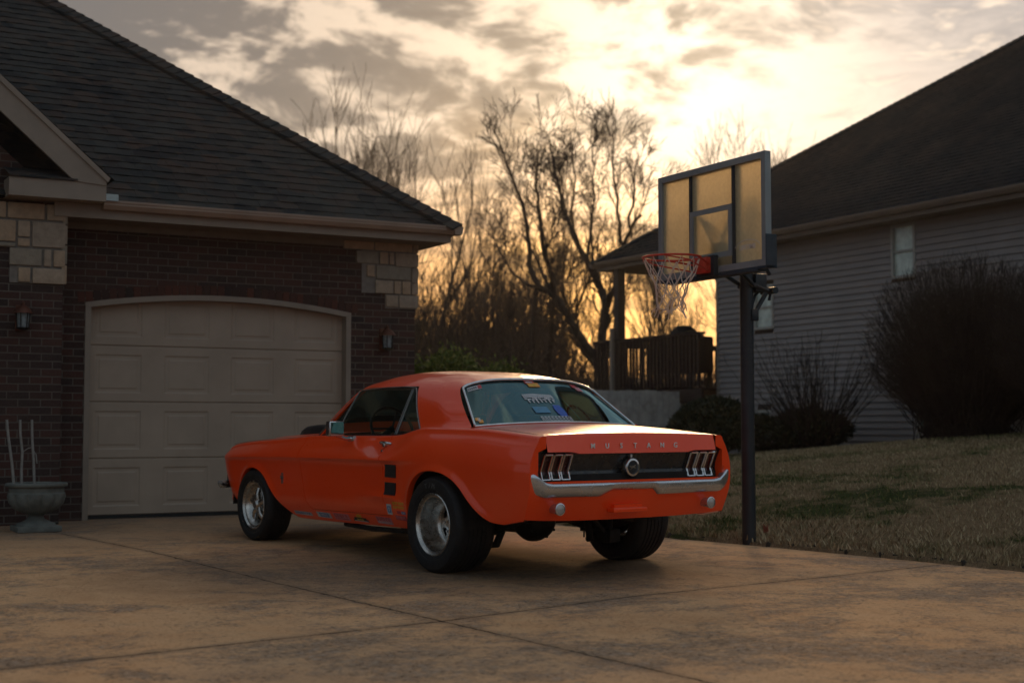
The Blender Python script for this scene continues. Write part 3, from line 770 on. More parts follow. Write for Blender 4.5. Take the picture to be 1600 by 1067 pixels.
# grey board fence under the deck line
fc = thing('board_fence', 'weathered grey board fence below the deck', 'fence', (15.0, 23.6, .1), 0)
m = MB(); fx0, fx1 = -3.1, 2.25; x = fx0; rnd = random.Random(5)
while x < fx1:
    h = 1.72 + rnd.uniform(-.012, .012); m.box((x, -.02 + rnd.uniform(-.003, .003), -.25), (x + .138, 0, h)); x += .145
m.build('boards', smat('grey_fence_wood', (.36, .35, .33), .85, var=.3, scale=5), fc)
m = MB(); m.box((fx0, .003, .3), (fx1, .045, .39)); m.box((fx0, .003, 1.4), (fx1, .045, 1.49)); m.build('rail', smat('fence_rail', (.14, .13, .12), .85), fc)
# ------------------------------------------------------------------ trees and shrubs
class Twig:
    """many tapered tubes gathered into numpy arrays"""
    def __init__(s): s.v = []; s.f = []; s.n = 0
    def tube(s, P, r, n):
        P = np.asarray(P, float); k = len(P); T = np.gradient(P, axis=0); T /= np.linalg.norm(T, axis=1)[:, None] + 1e-9
        ref = np.array([0, 0, 1.]) if abs(T[0][2]) < .85 else np.array([1., 0, 0])
        A = np.cross(T, ref); A /= np.linalg.norm(A, axis=1)[:, None] + 1e-9; B = np.cross(T, A)
        q = np.arange(n) * 2 * np.pi / n
        V = P[:, None, :] + (A[:, None, :] * np.cos(q)[None, :, None] + B[:, None, :] * np.sin(q)[None, :, None]) * np.asarray(r)[:, None, None]
        i = np.arange(k - 1)[:, None] * n; j = np.arange(n)[None, :]; j2 = (j + 1) % n
        F = np.stack([i + j, i + j2, i + n + j2, i + n + j], -1).reshape(-1, 4) + s.n
        s.v.append(V.reshape(-1, 3)); s.f.append(F); s.n += k * n
    def build(s, name, m, parent=None): return fast_mesh(name, np.concatenate(s.v), np.concatenate(s.f), m, parent, True)
def grow(tw, rg, p, d, L, r, depth, maxd, up=.25, spread=.55, kids=(3, 5), gnarl=.12, trunk=None):
    k = 6 if depth == 0 else (5 if depth < maxd else 4)
    P = [np.array(p, float)]; d = np.array(d, float); d /= np.linalg.norm(d)
    for i in range(k):
        d = d + rg.normal(0, gnarl, 3) + np.array([0, 0, up * .12]); d /= np.linalg.norm(d); P.append(P[-1] + d * L / k)
    r1 = r * (.55 if depth < maxd else .35)
    R_ = np.maximum(np.linspace(r, r1, k + 1), .0055)
    (trunk if (trunk is not None and depth == 0) else tw).tube(P, R_, 7 if depth == 0 else (5 if depth < 3 else 3))
    if depth >= maxd: return
    nk = rg.integers(kids[0], kids[1] + 1)
    for c in range(nk):
        t = (rg.uniform(.35, 1.0) if depth else rg.uniform(.45, 1.0)) if c else 1.0
        i = min(k - 1, int(t * k)); q = P[i] + (P[i + 1] - P[i]) * (t * k - i) if t < 1 else P[-1]
        ax = rg.normal(0, 1, 3); ax -= ax.dot(d) * d; ax /= np.linalg.norm(ax) + 1e-9
        a = spread * rg.uniform(.5, 1.35) * (1 if c else .45)
        nd = d * math.cos(a) + ax * math.sin(a) + np.array([0, 0, up * .5])
        grow(tw, rg, q, nd, L * rg.uniform(.58, .82), R_[i] * rg.uniform(.45, .68) if c else r1, depth + 1, maxd, up, spread, kids, gnarl, None)
M_bark = smat('grey_bark', (.050, .038, .028), .9, var=.35, scale=6, bstr=.5, bscale=25)
M_twig = smat('brown_twig', (.060, .038, .025), .85, var=.3, scale=2, bstr=0)
def bare_tree(loc, label, seed, L=3.2, r=.16, maxd=5, group=None, kids=(3, 4), up=.3, lean=(0, 0), spread=.5):
    rg = np.random.default_rng(seed); t = thing('bare_tree', label, 'tree', loc, 0, group)
    tr = Twig(); tw = Twig(); grow(tw, rg, (0, 0, -.3), (lean[0], lean[1], 1), L, r, 0, maxd, up, spread, kids, .10, tr)
    tr.build('trunk', M_bark, t); tw.build('crown', M_twig, t); return t
def copy_thing(src, loc, rz, sc, label, group=None):
    c = src.copy(); COL.objects.link(c); c.location = loc; c.rotation_euler = (0, 0, rz); c.scale = (sc, sc, sc); c['label'] = label
    if group: c['group'] = group
    for ch in src.children:
        k = ch.copy(); COL.objects.link(k); k.parent = c
        for g2 in ch.children:
            j = g2.copy(); COL.objects.link(j); j.parent = k
    return c
def vx(px, y, D):
    """ground position D metres in front of the camera, px across the view"""
    a = (px - 800) / 2222.0; x = a * D; yy_ = D
    return (x * math.cos(AZ) - yy_ * math.sin(AZ), x * math.sin(AZ) + yy_ * math.cos(AZ))
def vp(px, py, D):
    x, y = vx(px, 0, D); return np.array([x, y, CAM_H + (665 - py) / 2222.0 * D])
# the two big forked trees against the sunset: limbs at their own depths, then free twigs
def limb_tree(name_label, limbs, seed, base, maxd=4, tr_r=.2, twigs=3.0):
    rg = np.random.default_rng(seed); t = thing('bare_tree', name_label, 'tree', tuple(base), 0)
    tr = Twig(); tw = Twig()
    for pts, r0, r1 in limbs:
        P = np.array([vp(*q) for q in pts]) - base
        # resample
        d_ = np.r_[0, np.cumsum(np.linalg.norm(np.diff(P, axis=0), axis=1))]; s_ = np.linspace(0, d_[-1], max(8, int(d_[-1] / .25)))
        Q = np.stack([np.interp(s_, d_, P[:, i]) for i in range(3)], 1)
        for _ in range(2): Q[1:-1] = (Q[:-2] + Q[1:-1] * 2 + Q[2:]) / 4
        Q[1:-1] += rg.normal(0, .018, Q[1:-1].shape)
        r0, r1 = r0 * .80, r1 * .70; R_ = np.linspace(r0, r1, len(Q)); (tr if r0 > .09 else tw).tube(Q, R_, 7)
        nk = int(d_[-1] * twigs) + 2
        for c in range(nk):
            u = rg.uniform(.25, 1) if c else 1.; i = min(len(Q) - 2, int(u * (len(Q) - 1))); dr = Q[i + 1] - Q[i]; dr /= np.linalg.norm(dr)
            ax = rg.normal(0, 1, 3); ax -= ax.dot(dr) * dr; ax /= np.linalg.norm(ax); a = rg.uniform(.3, .9) if c else .1
            rr = R_[i] * rg.uniform(.3, .55) if c else r1
            grow(tw, rg, Q[i], dr * math.cos(a) + ax * math.sin(a) + np.array([0, 0, .35]), rg.uniform(.65, 1.25) * min(1.15, (.5 + rr * 10)), max(.012, rr * .75), 1, maxd, .14, .60, (3, 4), .12)
    tr.build('trunk', M_bark, t); tw.build('crown', M_twig, t); return t
D1 = 37.
limb_tree('large bare tree with a forked trunk rising beside the deck rail, sunset behind it', [
    ([(945, 640, D1), (938, 560, D1), (944, 515, D1), (949, 470, D1), (930, 432, D1 + .5)], .20, .13),
    ([(930, 432, D1 + .5), (915, 405, D1 + .6), (895, 365, D1 + 1), (882, 328, D1 + 1.2), (868, 270, D1 + 1.5), (860, 215, D1 + 2)], .11, .03),
    ([(905, 385, D1 + .8), (893, 340, D1 - .5), (900, 280, D1 - 1), (895, 220, D1 - 1.5)], .05, .02),
    ([(950, 478, D1), (962, 440, D1 - .6), (968, 395, D1 - 1), (985, 355, D1 - 1.2), (1003, 335, D1 - 2)], .11, .04),
    ([(972, 382, D1 - 1), (966, 320, D1 - 1.2), (958, 255, D1 - 1.4), (960, 205, D1 - 1.4)], .06, .02),
    ([(985, 355, D1 - 1.3), (990, 300, D1 - 1), (1000, 240, D1 - .5)], .05, .02),
    ([(945, 500, D1), (965, 478, D1 + .4), (975, 462, D1 + .8)], .05, .03),
    ([(918, 410, D1 + .6), (925, 350, D1 + 1.4), (930, 280, D1 + 1.7), (925, 200, D1 + 2)], .06, .02)], 21, np.array([*vx(945, 0, D1), .3]))
D2 = 34.
limb_tree('large bare tree leaning left away from the deck with a broken crown', [
    ([(952, 640, D2), (935, 565, D2), (908, 528, D2), (880, 480, D2 + .3), (858, 455, D2 + .4)], .17, .12),
    ([(858, 455, D2 + .4), (838, 447, D2 + .6), (829, 430, D2 + .8), (826, 380, D2 + 1), (822, 330, D2 + 1.2), (800, 270, D2 + 1.6), (783, 225, D2 + 2)], .10, .025),
    ([(866, 462, D2 + .4), (862, 430, D2), (850, 395, D2 - .2), (845, 350, D2 - .5), (838, 290, D2 - .8), (842, 230, D2 - 1)], .09, .022),
    ([(838, 447, D2 + .6), (815, 440, D2 + 1), (800, 425, D2 + 1.3), (775, 380, D2 + 2)], .05, .02),
    ([(890, 497, D2 + .2), (885, 470, D2 - .4), (876, 455, D2 - .7)], .05, .03),
    ([(838, 450, D2 + .6), (836, 490, D2 + .7), (832, 545, D2 + .8), (833, 640, D2 + .8)], .07, .09),
    ([(862, 470, D2 + .5), (862, 520, D2 + .7), (860, 640, D2 + .8)], .08, .10)], 22, np.array([*vx(952, 0, D2), .3]))
# woods behind
wg = 'bare trees in the wood behind the houses'
base_t = [bare_tree((0, 0, 0), 'x', 30 + i, L=2.5 + .3 * i, r=.11 + .01 * i, maxd=5, up=.5, spread=.42) for i in range(4)]
rnd = random.Random(12)
spots = []
lbl = []
px_list = [655, 672, 700, 722, 741, 763, 778, 799, 812, 846, 872, 893, 915, 1010, 1045, 1085, 1105]
where = {655: 'just right of the garage eave', 672: 'close to the stone house corner', 700: 'over the left end of the green shrubs', 722: 'over the middle of the green shrubs',
         741: 'over the right end of the green shrubs', 763: 'above the left part of the car roof', 778: 'with two thin upright stems over the car roof', 799: 'left of the pair of big forked trees',
         812: 'under the broken crown of the leaning tree', 846: 'between the leaning trunk and its dead stem', 872: 'behind the leaning trunk', 893: 'under the sunset gap',
         915: 'left of the deck rail', 1010: 'seen through the hoop net over the deck', 1045: 'behind the covered grill', 1085: 'right of the net above the deck rail', 1105: 'against the neighbour wall corner'}
for i, px_ in enumerate(px_list):
    D = 46 + (i * 7) % 17; sc = (.80 + .24 * ((i * 5) % 4) / 3) * (D / 52.)
    if px_ > 1000: sc *= 1.0
    x, y = vx(px_, 0, D); lb = 'slender bare tree of the far wood, ' + where[px_]
    if i < 4:
        o = base_t[i]; o.location = (x, y, -.4); o.scale = (sc,) * 3; o['label'] = lb; o['group'] = wg
    else: copy_thing(base_t[i % 4], (x, y, -.4), rnd.uniform(0, 6.28), sc, lb, wg)
# tall trees beyond the roofs
hi_t = [bare_tree((0, 0, 0), 'x', 140 + i, L=3.3, r=.14, maxd=5, up=.34, spread=.50, kids=(3, 4)) for i in range(2)]
hi = 'tall bare trees beyond the roofs'
for i, (px_, D, sc, lb) in enumerate([(500, 62, 1.55, 'tall hazy bare tree above the middle of the garage roof hip'), (610, 58, 1.62, 'tall hazy bare tree nearest the lower end of the garage roof hip'), (655, 66, 1.7, 'tall hazy bare tree right above the garage eave corner'),
                              (560, 70, 1.75, 'tall hazy bare tree between two others over the garage roof hip'), (1265, 60, 1.62, 'bare treetop showing above the neighbour roof beside the backboard'), (1215, 66, 1.65, 'bare treetop just right of the backboard')]):
    x, y = vx(px_, 0, D)
    if i < 2: o = hi_t[i]; o.location = (x, y, -.4); o.rotation_euler.z = i; o.scale = (sc * 1.02,) * 3; o['label'] = lb; o['group'] = hi
    else: copy_thing(hi_t[i % 2], (x, y, -.4), i * 1.3, sc * 1.02, lb, hi)
# thicket filling the wood floor
tw = Twig(); rg = np.random.default_rng(77)
for k in range(9000):
    px_ = rg.uniform(610, 1140); D = rg.uniform(40, 62); x, y = vx(px_, 0, D)
    hgt = (.90 if px_ < 800 else .78) * (rg.uniform(1.0, 4.0) if rg.random() < .6 else rg.uniform(3.5, 6.6)) * (1.15 if px_ < 880 else .62); n_ = 4
    P = [np.array([x, y, -.6])]; d_ = np.array([rg.normal(0, .12), rg.normal(0, .12), 1.])
    for j in range(n_):
        d_ = d_ + rg.normal(0, .13, 3) * (1, 1, .2); P.append(P[-1] + d_ / np.linalg.norm(d_) * hgt / n_)
    tw.tube(P, np.linspace(.03, .008, n_ + 1), 3)
    for c in range(6):
        i = rg.integers(1, n_ + 1); a = rg.uniform(0, 6.28); l = rg.uniform(.3, 1.1)
        q = P[i]; e = q + np.array([math.cos(a) * l * .6, math.sin(a) * l * .6, l]); tw.tube([q, (q + e) / 2 + rg.normal(0, .05, 3), e], [.014, .009, .004], 3)
tag(tw.build('thicket', M_twig), 'dense brown thicket of saplings and brush on the wood floor', 'thicket', kind='stuff')

def leaf_fn(c0, c1, c2):
    def fn(t, b):
        r = t.node('ShaderNodeNewGeometry').outputs['Random Per Island']; t.set(b.inputs['Base Color'], t.ramp(r, [(0, c0), (.5, c1), (1, c2)]))
    return fn
M_ever = mat('dark_evergreen_leaf', rough=.6, fn=leaf_fn((.012, .017, .007), (.025, .032, .012), (.045, .042, .018)), spec=.3)
M_green = mat('yellow_green_leaf', rough=.6, fn=leaf_fn((.05, .075, .008), (.11, .14, .016), (.20, .19, .03)), spec=.3)
def leafy(name, loc, rx, ry, rz_, n, m_, seed, label, cat, group=None, size=.035, lumps=9, spiky=0., stems=True):
    rg = np.random.default_rng(seed); t = thing(name, label, cat, loc, 0, group)
    ld_ = rg.normal(0, 1, (lumps, 3)); ld_ /= np.linalg.norm(ld_, axis=1)[:, None]
    u = rg.normal(0, 1, (n, 3)); u /= np.linalg.norm(u, axis=1)[:, None]; u[:, 2] = np.abs(u[:, 2]) * rg.choice([1, 1, 1, -.6], n)
    lump = np.max(u @ ld_.T, axis=1); rad = (.80 + .20 * lump) * rg.uniform(.45, 1.0, n) ** .35
    rad *= 1 + spiky * np.abs(rg.normal(0, 1, n)) * (rg.random(n) < .25)
    P = u * rad[:, None] * np.array([rx, ry, rz_]) + np.array([0, 0, rz_ * .85])
    P[:, 2] = np.maximum(P[:, 2], .02)
    a = rg.normal(0, 1, (n, 3)) + u * .7 + (0, 0, .5); a /= np.linalg.norm(a, axis=1)[:, None]
    b_ = np.cross(a, rg.normal(0, 1, (n, 3))); b_ /= np.linalg.norm(b_, axis=1)[:, None]
    s_ = size * rg.uniform(.6, 1.4, n)[:, None]
    V = np.stack([P, P + a * s_ + b_ * s_ * .4, P + a * s_ * 2.1, P + a * s_ - b_ * s_ * .4], 1)
    fast_mesh('leaves', V.reshape(-1, 3), np.arange(n * 4).reshape(n, 4), m_, t)
    if stems:
        tw = Twig()
        for k in range(40):
            q = P[rg.integers(0, n)]; tw.tube([np.array([rg.normal(0, .05), rg.normal(0, .05), 0]), q * (.5, .5, .45) + rg.normal(0, .03, 3), q], [.014, .009, .003], 4)
        tw.build('stems', M_twig, t)
    return t
def lz(x, y): return lawn_z(x, y) - .03
bx = [(12.95, 17.2, .62, .62, .52, 9000, 'rounded dark evergreen shrub left of the hoop pole, behind the car tail'),
      (16.35, 20.3, .72, .75, .46, 7000, 'low dark evergreen shrub at the wall just right of the hoop pole'), (16.3, 18.9, .72, .8, .42, 7000, 'low dark evergreen shrub under the sparse arching bush'),
      (13.6, 18.4, .6, .6, .45, 6000, 'low dark evergreen shrub directly behind the hoop pole')]
for i, (x, y, rx, ry, rz_, n, lb) in enumerate(bx): leafy('evergreen_shrub', (x, y, lz(x, y)), rx, ry, rz_, n, M_ever, 50 + i, lb, 'shrub', 'dark clipped shrubs along the neighbour lawn')
for i, (x, y, h_, lb) in enumerate([(10.1, 22.3, 1.12, 'yellow-green leafy shrub nearest the garage corner'), (10.9, 21.9, 1.24, 'tallest yellow-green leafy shrub behind the car roof'), (11.7, 21.6, 1.1, 'yellow-green leafy shrub at the right end of its row')]):
    leafy('green_shrub', (x, y, .15), .75, .7, h_, 9000, M_green, 60 + i, lb, 'shrub', 'green shrubs behind the garage corner', size=.04, spiky=.12)
def twig_bush(name, loc, seed, label, n, H, Rr, dense=True, thick=.006):
    rg = np.random.default_rng(seed); t = thing(name, label, 'bush', loc); st = Twig(); tw = Twig()
    lob = rg.normal(0, 1, (14, 3)); lob /= np.linalg.norm(lob, axis=1)[:, None]
    for k in range(n):
        P0 = np.array([rg.normal(0, .12), rg.normal(0, .12), 0.]) * (2.0 if dense else 1.)
        if dense:
            u = rg.normal(0, 1, 3); u /= np.linalg.norm(u)
            if u[2] < -.55: u[2] *= -1
            q = .74 + .26 * np.max(lob @ u) ** 2 + rg.normal(0, .045)
            if rg.random() < .35: q *= rg.uniform(.45, .95)
            tip = np.array([0, 0, H * .53]) + u * np.array([Rr, Rr, H * .47]) * q
        else:
            th = rg.uniform(0, 2 * np.pi); ph = (rg.uniform(0, 1) ** .6) * .8; l = H * rg.uniform(.35, 1.05)
            tip = np.array([math.cos(th) * math.sin(ph), math.sin(th) * math.sin(ph), math.cos(ph)]) * l
        k_ = 6; mid = P0 + (tip - P0) * .5 + np.array([0, 0, -.02 * H]) + (tip - P0) * (.10, .10, 0)
        T = np.linspace(0, 1, k_ + 1)[:, None]; P = (1 - T) ** 2 * P0 + 2 * T * (1 - T) * mid + T ** 2 * tip
        P[1:] += rg.normal(0, .018, P[1:].shape)
        (st if k < n // 4 else tw).tube(P, np.linspace(thick * 1.3, thick * .35, k_ + 1), 3)
        d_ = P[-1] - P[-3]; d_ /= np.linalg.norm(d_)
        for c in range(9 if dense else 6):
            i = rg.integers(2, k_ + 1); l = rg.uniform(.06, .24) * (1 if dense else 1.5); q = P[i] * 1.0
            e = d_ + rg.normal(0, .55, 3) + (0, 0, .35); e /= np.linalg.norm(e)
            tw.tube([q, q + e * l * .5 + rg.normal(0, .012, 3), q + e * l], [thick * .5, thick * .4, thick * .2], 3)
    st.build('stems', M_twig2, t); tw.build('twigs', M_twig2, t); return t
M_twig2 = smat('dark_shrub_twig', (.034, .022, .017), .85, var=.3, scale=4, bstr=0)
twig_bush('twiggy_bush', (16.0, 15.05, lawn_z(16.0, 15.05) - .05), 91, 'huge round leafless bush with dense dark twigs against the siding', 3000, 2.62, 1.42)
twig_bush('twiggy_bush', (16.1, 12.9, lawn_z(16.1, 12.9) - .05), 93, 'second huge leafless bush cut off by the right edge of the picture', 2000, 2.55, 1.35)
twig_bush('sparse_bush', (16.1, 18.55, lawn_z(16.1, 18.55) - .05), 92, 'sparse leafless bush of long arching shoots between the hoop pole and the round bush', 150, 2.1, 1.0, False, .009)
# ------------------------------------------------------------------ basketball hoop
PB = Vector((7.53, 9.50, .13))
hoop = thing('basketball_hoop', 'in-ground basketball hoop with clear framed backboard on a black pole at the lawn edge', 'basketball hoop', tuple(PB))
def bp_(mb, name, m_, parent=None, **k):
    o = mb.build(name, m_, None, **k)
    if parent is None: o.parent = hoop; sub(o, tuple(PB))
    else: o.parent = parent
    return o
M_pole = smat('black_powder_coat', (.014, .019, .024), .42, var=.3, scale=5, bstr=.1)
M_alu = smat('grey_board_frame', (.24, .27, .28), .45, .25, var=.12, scale=4, bstr=.05)
M_dark = smat('dark_board_bar', (.018, .024, .030), .5, var=.2)
M_pad = smat('navy_board_pad', (.018, .034, .050), .6, var=.2)
M_rim = smat('red_rim_paint', (.50, .045, .022), .4, var=.15, scale=20, bstr=.05)
mb = MB(); top = Vector((7.525, 9.50, 3.08))
mb.tube([PB - Vector((0, 0, .15)), (7.527, 9.5, 1.3), top], .057, 20); mb.lathe([(0, .002), (.058, 0)], tuple(top), n=20); mb.lathe([(.0585, 0), (.0585, .008)], (7.5285, 9.5, 1.02), n=20)
mb.lathe([(.059, 0), (.059, .01)], (7.527, 9.5, 1.62), n=20)
bp_(mb, 'pole', M_pole, smooth=40)
X0 = 6.90; Y0, Y1 = 8.455, 9.875; ZB0, ZB1 = 2.335, 3.215
def acr(t, b):
    # dusty weathered clear sheet: passes light softly, keeps a thin gloss
    t.n.remove(b); o_ = t.n['Material Output']
    dust = t.noise(objc(t), 30, 4, .6)
    tr = t.node('ShaderNodeBsdfTransparent', ins={'Color': (.93, .84, .66)})
    tl = t.node('ShaderNodeBsdfTranslucent', ins={'Color': (.97, .86, .66)})
    rf_ = tr
    gl_ = t.node('ShaderNodeBsdfGlossy', ins={'Color': (.9, .9, .9), 'Roughness': .12})
    m1 = t.node('ShaderNodeMixShader'); t.set(m1.inputs[0], t.maprange(dust, .3, .7, .60, .72)); t.l.new(rf_.outputs[0], m1.inputs[1]); t.l.new(tl.outputs[0], m1.inputs[2])
    fr = t.node('ShaderNodeFresnel', ins={'IOR': 1.45})
    m2 = t.node('ShaderNodeMixShader'); t.set(m2.inputs[0], t.math('MULTIPLY', fr.outputs[0], .8)); t.l.new(m1.outputs[0], m2.inputs[1]); t.l.new(gl_.outputs[0], m2.inputs[2])
    t.l.new(m2.outputs[0], o_.inputs['Surface'])
M_acr = mat('acrylic', fn=acr)
mb = MB(); mb.box((X0 + .010, Y0 + .03, ZB0 + .03), (X0 + .018, Y1 - .03, ZB1 - .03)); board = bp_(mb, 'backboard', M_acr)
fw3 = .052
mb = MB()
mb.box((X0 - .012, Y0, ZB0), (X0 + .045, Y0 + fw3, ZB1), bev=.004); mb.box((X0 - .012, Y1 - fw3, ZB0), (X0 + .045, Y1, ZB1), bev=.004)
mb.box((X0 - .011, Y0 + fw3, ZB1 - fw3), (X0 + .044, Y1 - fw3, ZB1 - .001)); mb.box((X0 - .011, Y0 + fw3, ZB0 + .001), (X0 + .044, Y1 - fw3, ZB0 + fw3))
mb2 = bp_(mb, 'board_frame', M_alu, board)
SY0, SY1, SZ0, SZ1 = 8.885, 9.435, 2.455, 2.865
mb = MB(); q = .042
mb.box((X0 - .004, SY0, SZ0), (X0 + .008, SY0 + q, SZ1)); mb.box((X0 - .004, SY1 - q, SZ0), (X0 + .008, SY1, SZ1)); mb.box((X0 - .005, SY0 + q, SZ1 - q), (X0 + .007, SY1 - q, SZ1)); mb.box((X0 - .005, SY0 + q, SZ0), (X0 + .007, SY1 - q, SZ0 + q))
bp_(mb, 'shooter_square', M_alu, board)
mb = MB()
for yb in (SY0 - .035, SY1 - .02): mb = MB(); mb.box((X0 + .0055, yb, ZB0 + fw3), (X0 + .06, yb + .042, ZB1 - fw3)); bp_(mb, 'back_bar', M_dark, board)
mb = MB()
for ya, yb in ((Y0 - .012, Y0 + .10), (Y1 - .10, Y1 + .012)):
    mb.box((X0 - .012, ya, ZB0 - .018), (X0 + .06, yb, ZB0 - .002))
    yo = Y0 - .012 if ya < 9 else Y1 + .002
    mb.box((X0 - .018, yo, ZB0 - .018), (X0 + .085, yo + .010, ZB0 + .24), bev=.003)
    for zz in (.05, .20): mb.lathe([(0, 0), (.014, 0), (.014, -.004 if ya < 9 else .004), (0, -.004 if ya < 9 else .004)], (X0 + .045, yo if ya < 9 else yo + .01, ZB0 + zz), 'y', 10)
mb.box((X0 - .012, Y0 + .10, ZB0 - .035), (X0 + .075, Y1 - .10, ZB0 - .002), bev=.006)
bp_(mb, 'edge_pad', M_pad, board)
# small white maker's lettering inside an oval on the lower near corner of the sheet
def text_mesh(name, body, size, extrude, m_, parent, M4, align='CENTER', bold=0.0, spacing=1.0):
    cu = bpy.data.curves.new(name, 'FONT'); cu.body = body; cu.size = size; cu.extrude = extrude; cu.offset = bold
    cu.align_x = align; cu.align_y = 'CENTER'; cu.resolution_u = 3; cu.space_character = spacing
    o = bpy.data.objects.new(name + '_tmp', cu); COL.objects.link(o)
    dg = bpy.context.evaluated_depsgraph_get(); me = bpy.data.meshes.new_from_object(o.evaluated_get(dg))
    bpy.data.objects.remove(o); bpy.data.curves.remove(cu)
    me.name = name; me.materials.clear(); me.materials.append(m_); me.transform(M4)
    ob = bpy.data.objects.new(name, me); COL.objects.link(ob)
    if parent: ob.parent = parent
    return ob
M_wlet = smat('white_print', (.55, .53, .50), .6, var=.1, bstr=0)
base4 = Matrix(((0, 0, -1, X0 + .006), (-1, 0, 0, 8.70), (0, 1, 0, 2.50), (0, 0, 0, 1)))
text_mesh('maker_mark', 'LIFETIME', .052, .001, M_wlet, board, base4, bold=.0012)
mb = MB(); pts = [(X0 + .006, 8.70 + .155 * math.cos(a), 2.495 + .062 * math.sin(a)) for a in [math.pi * (.06 + .88 * i / 20) for i in range(21)]]; mb.tube(pts, .0035, 5); bp_(mb, 'mark_arc', M_wlet, board)
# arms behind the board
M_arm = M_pole
mb = MB()
HB = (X0 + .10, 9.16)
for sy in (-.075, .075):
    y = 9.30 + sy
    mb.tube([(X0 + .07, 9.16 + sy * 2, 2.78), (7.54, 9.50 + sy, 2.62), (7.74, 9.53 + sy, 2.40)], .017, 8)
    mb.tube([(X0 + .07, 9.16 + sy * 2, 2.44), (7.54, 9.50 + sy, 2.30), (7.72, 9.53 + sy, 2.26)], .017, 8)
mb.tube([(X0 + .05, SY0 + .05, SZ1 - .04), (X0 + .10, 9.20, 2.54), (X0 + .05, SY1 - .07, SZ1 - .04)], .017, 8)
mb.tube([(X0 + .10, 9.20, 2.54), (X0 + .08, 9.20, 2.40)], .022, 8)
mb.box((X0 + .055, SY0 - .02, 2.43), (X0 + .085, SY1 + .02, 2.47)); mb.box((X0 + .062, 9.08, 2.38), (X0 + .13, 9.24, 2.60), bev=.006)
mb.tube([(7.54, 9.40, 2.62), (7.54, 9.62, 2.62)], .018, 8); mb.tube([(7.54, 9.40, 2.30), (7.54, 9.62, 2.30)], .018, 8)
bp_(mb, 'lift_arm', M_arm, smooth=40)
mb = MB()
mb.tube([(7.58, 9.51, 2.02), (7.66, 9.52, 2.12), (7.76, 9.53, 2.25)], .020, 8); mb.tube([(7.57, 9.51, 2.08), (7.63, 9.52, 2.22), (7.74, 9.53, 2.31), (7.82, 9.54, 2.27), (7.80, 9.54, 2.19)], .013, 8)
mb.box((7.53, 9.43, 2.0), (7.60, 9.59, 2.1), bev=.006); mb.box((7.58, 9.44, 2.25), (7.70, 9.58, 2.40), bev=.01)
mb.lathe([(0, -.09), (.03, -.09), (.03, .09), (0, .09)], (7.80, 9.54, 2.27), 'y', 12)
bp_(mb, 'height_adjuster', M_arm, smooth=40)
# rim
RC = Vector((6.52, 9.165, 2.445)); RR = .2285
mb = MB(); circ = [RC + Vector((RR * math.cos(a), RR * math.sin(a), 0)) for a in [2 * math.pi * i / 48 for i in range(48)]]
mb.tube(circ, .0085, 8, closed=True); c2 = [RC + Vector(((RR + .001) * math.cos(a), (RR + .001) * math.sin(a), -.034)) for a in [math.pi * (.62 + .76 * i / 24) for i in range(25)]]
rim = None
for s in (-1, 1): mb.tube([RC + Vector((RR * math.cos(s * 1.05), RR * math.sin(s * 1.05), -.002)), (X0 - .06, 9.165 + s * .07, 2.40), (X0 - .04, 9.165 + s * .06, 2.36)], .008, 8)
for s in (-1, 1): mb.tube([RC + Vector((RR * math.cos(s * 2.5), RR * math.sin(s * 2.5), -.002)), RC + Vector((RR * math.cos(s * 1.6), RR * math.sin(s * 1.6), -.036)), (X0 - .07, 9.165 + s * .075, 2.345)], .006, 6)
mb.box((X0 - .10, 9.165 - .075, 2.335), (X0 - .014, 9.165 + .075, 2.46), bev=.006)
for i in range(12):
    a = 2 * math.pi * (i + .5) / 12; p = RC + Vector((RR * math.cos(a), RR * math.sin(a), -.016)); mb.tube([p + Vector((0, 0, .01)), p - Vector((0, 0, .014))], .003, 5)
rim = bp_(mb, 'rim', M_rim, smooth=40)
mb = MB(); mb.box((X0 - .055, 9.165 - .12, 2.31), (X0 - .013, 9.165 + .12, 2.475), bev=.006); bp_(mb, 'rim_mount', M_dark, rim)
# net
mb = MB(); NL = 12; rows_ = [(.225, 0.), (.185, -.11), (.140, -.19), (.110, -.26), (.098, -.32), (.100, -.38), (.108, -.425)]
rnd = random.Random(6)
def npt(k, i):
    r, z = rows_[k]; a = 2 * math.pi * (i + (.5 if k % 2 else 0) + .5) / NL; j = .006 * k
    rj = random.Random(k * 100 + i % NL); return RC + Vector((r * math.cos(a) + rj.uniform(-j, j), r * math.sin(a) + rj.uniform(-j, j), z - .01 + rj.uniform(-j, j)))
for k in range(len(rows_) - 1):
    for i in range(NL):
        j = i if k % 2 == 0 else i + 1
        a = npt(k, i)
        for b_ in (npt(k + 1, i), npt(k + 1, (i - 1) if k % 2 == 0 else (i + 1))):
            b_ = Vector(b_); mid = (a + b_) / 2 + Vector((0, 0, -.004)); mb.tube([a, mid, b_], .0037, 5)
        if k > 0: mb.lathe([(0, -.006), (.0062, 0), (0, .006)], tuple(a), n=6)
for i in range(NL):
    a = npt(len(rows_) - 1, i); mb.tube([a, a + Vector((rnd.uniform(-.02, .02), rnd.uniform(-.02, .02), -.03))], .004, 5)
bp_(mb, 'net', smat('white_nylon_net', (.62, .52, .44), .8, var=.12, bstr=0), rim)
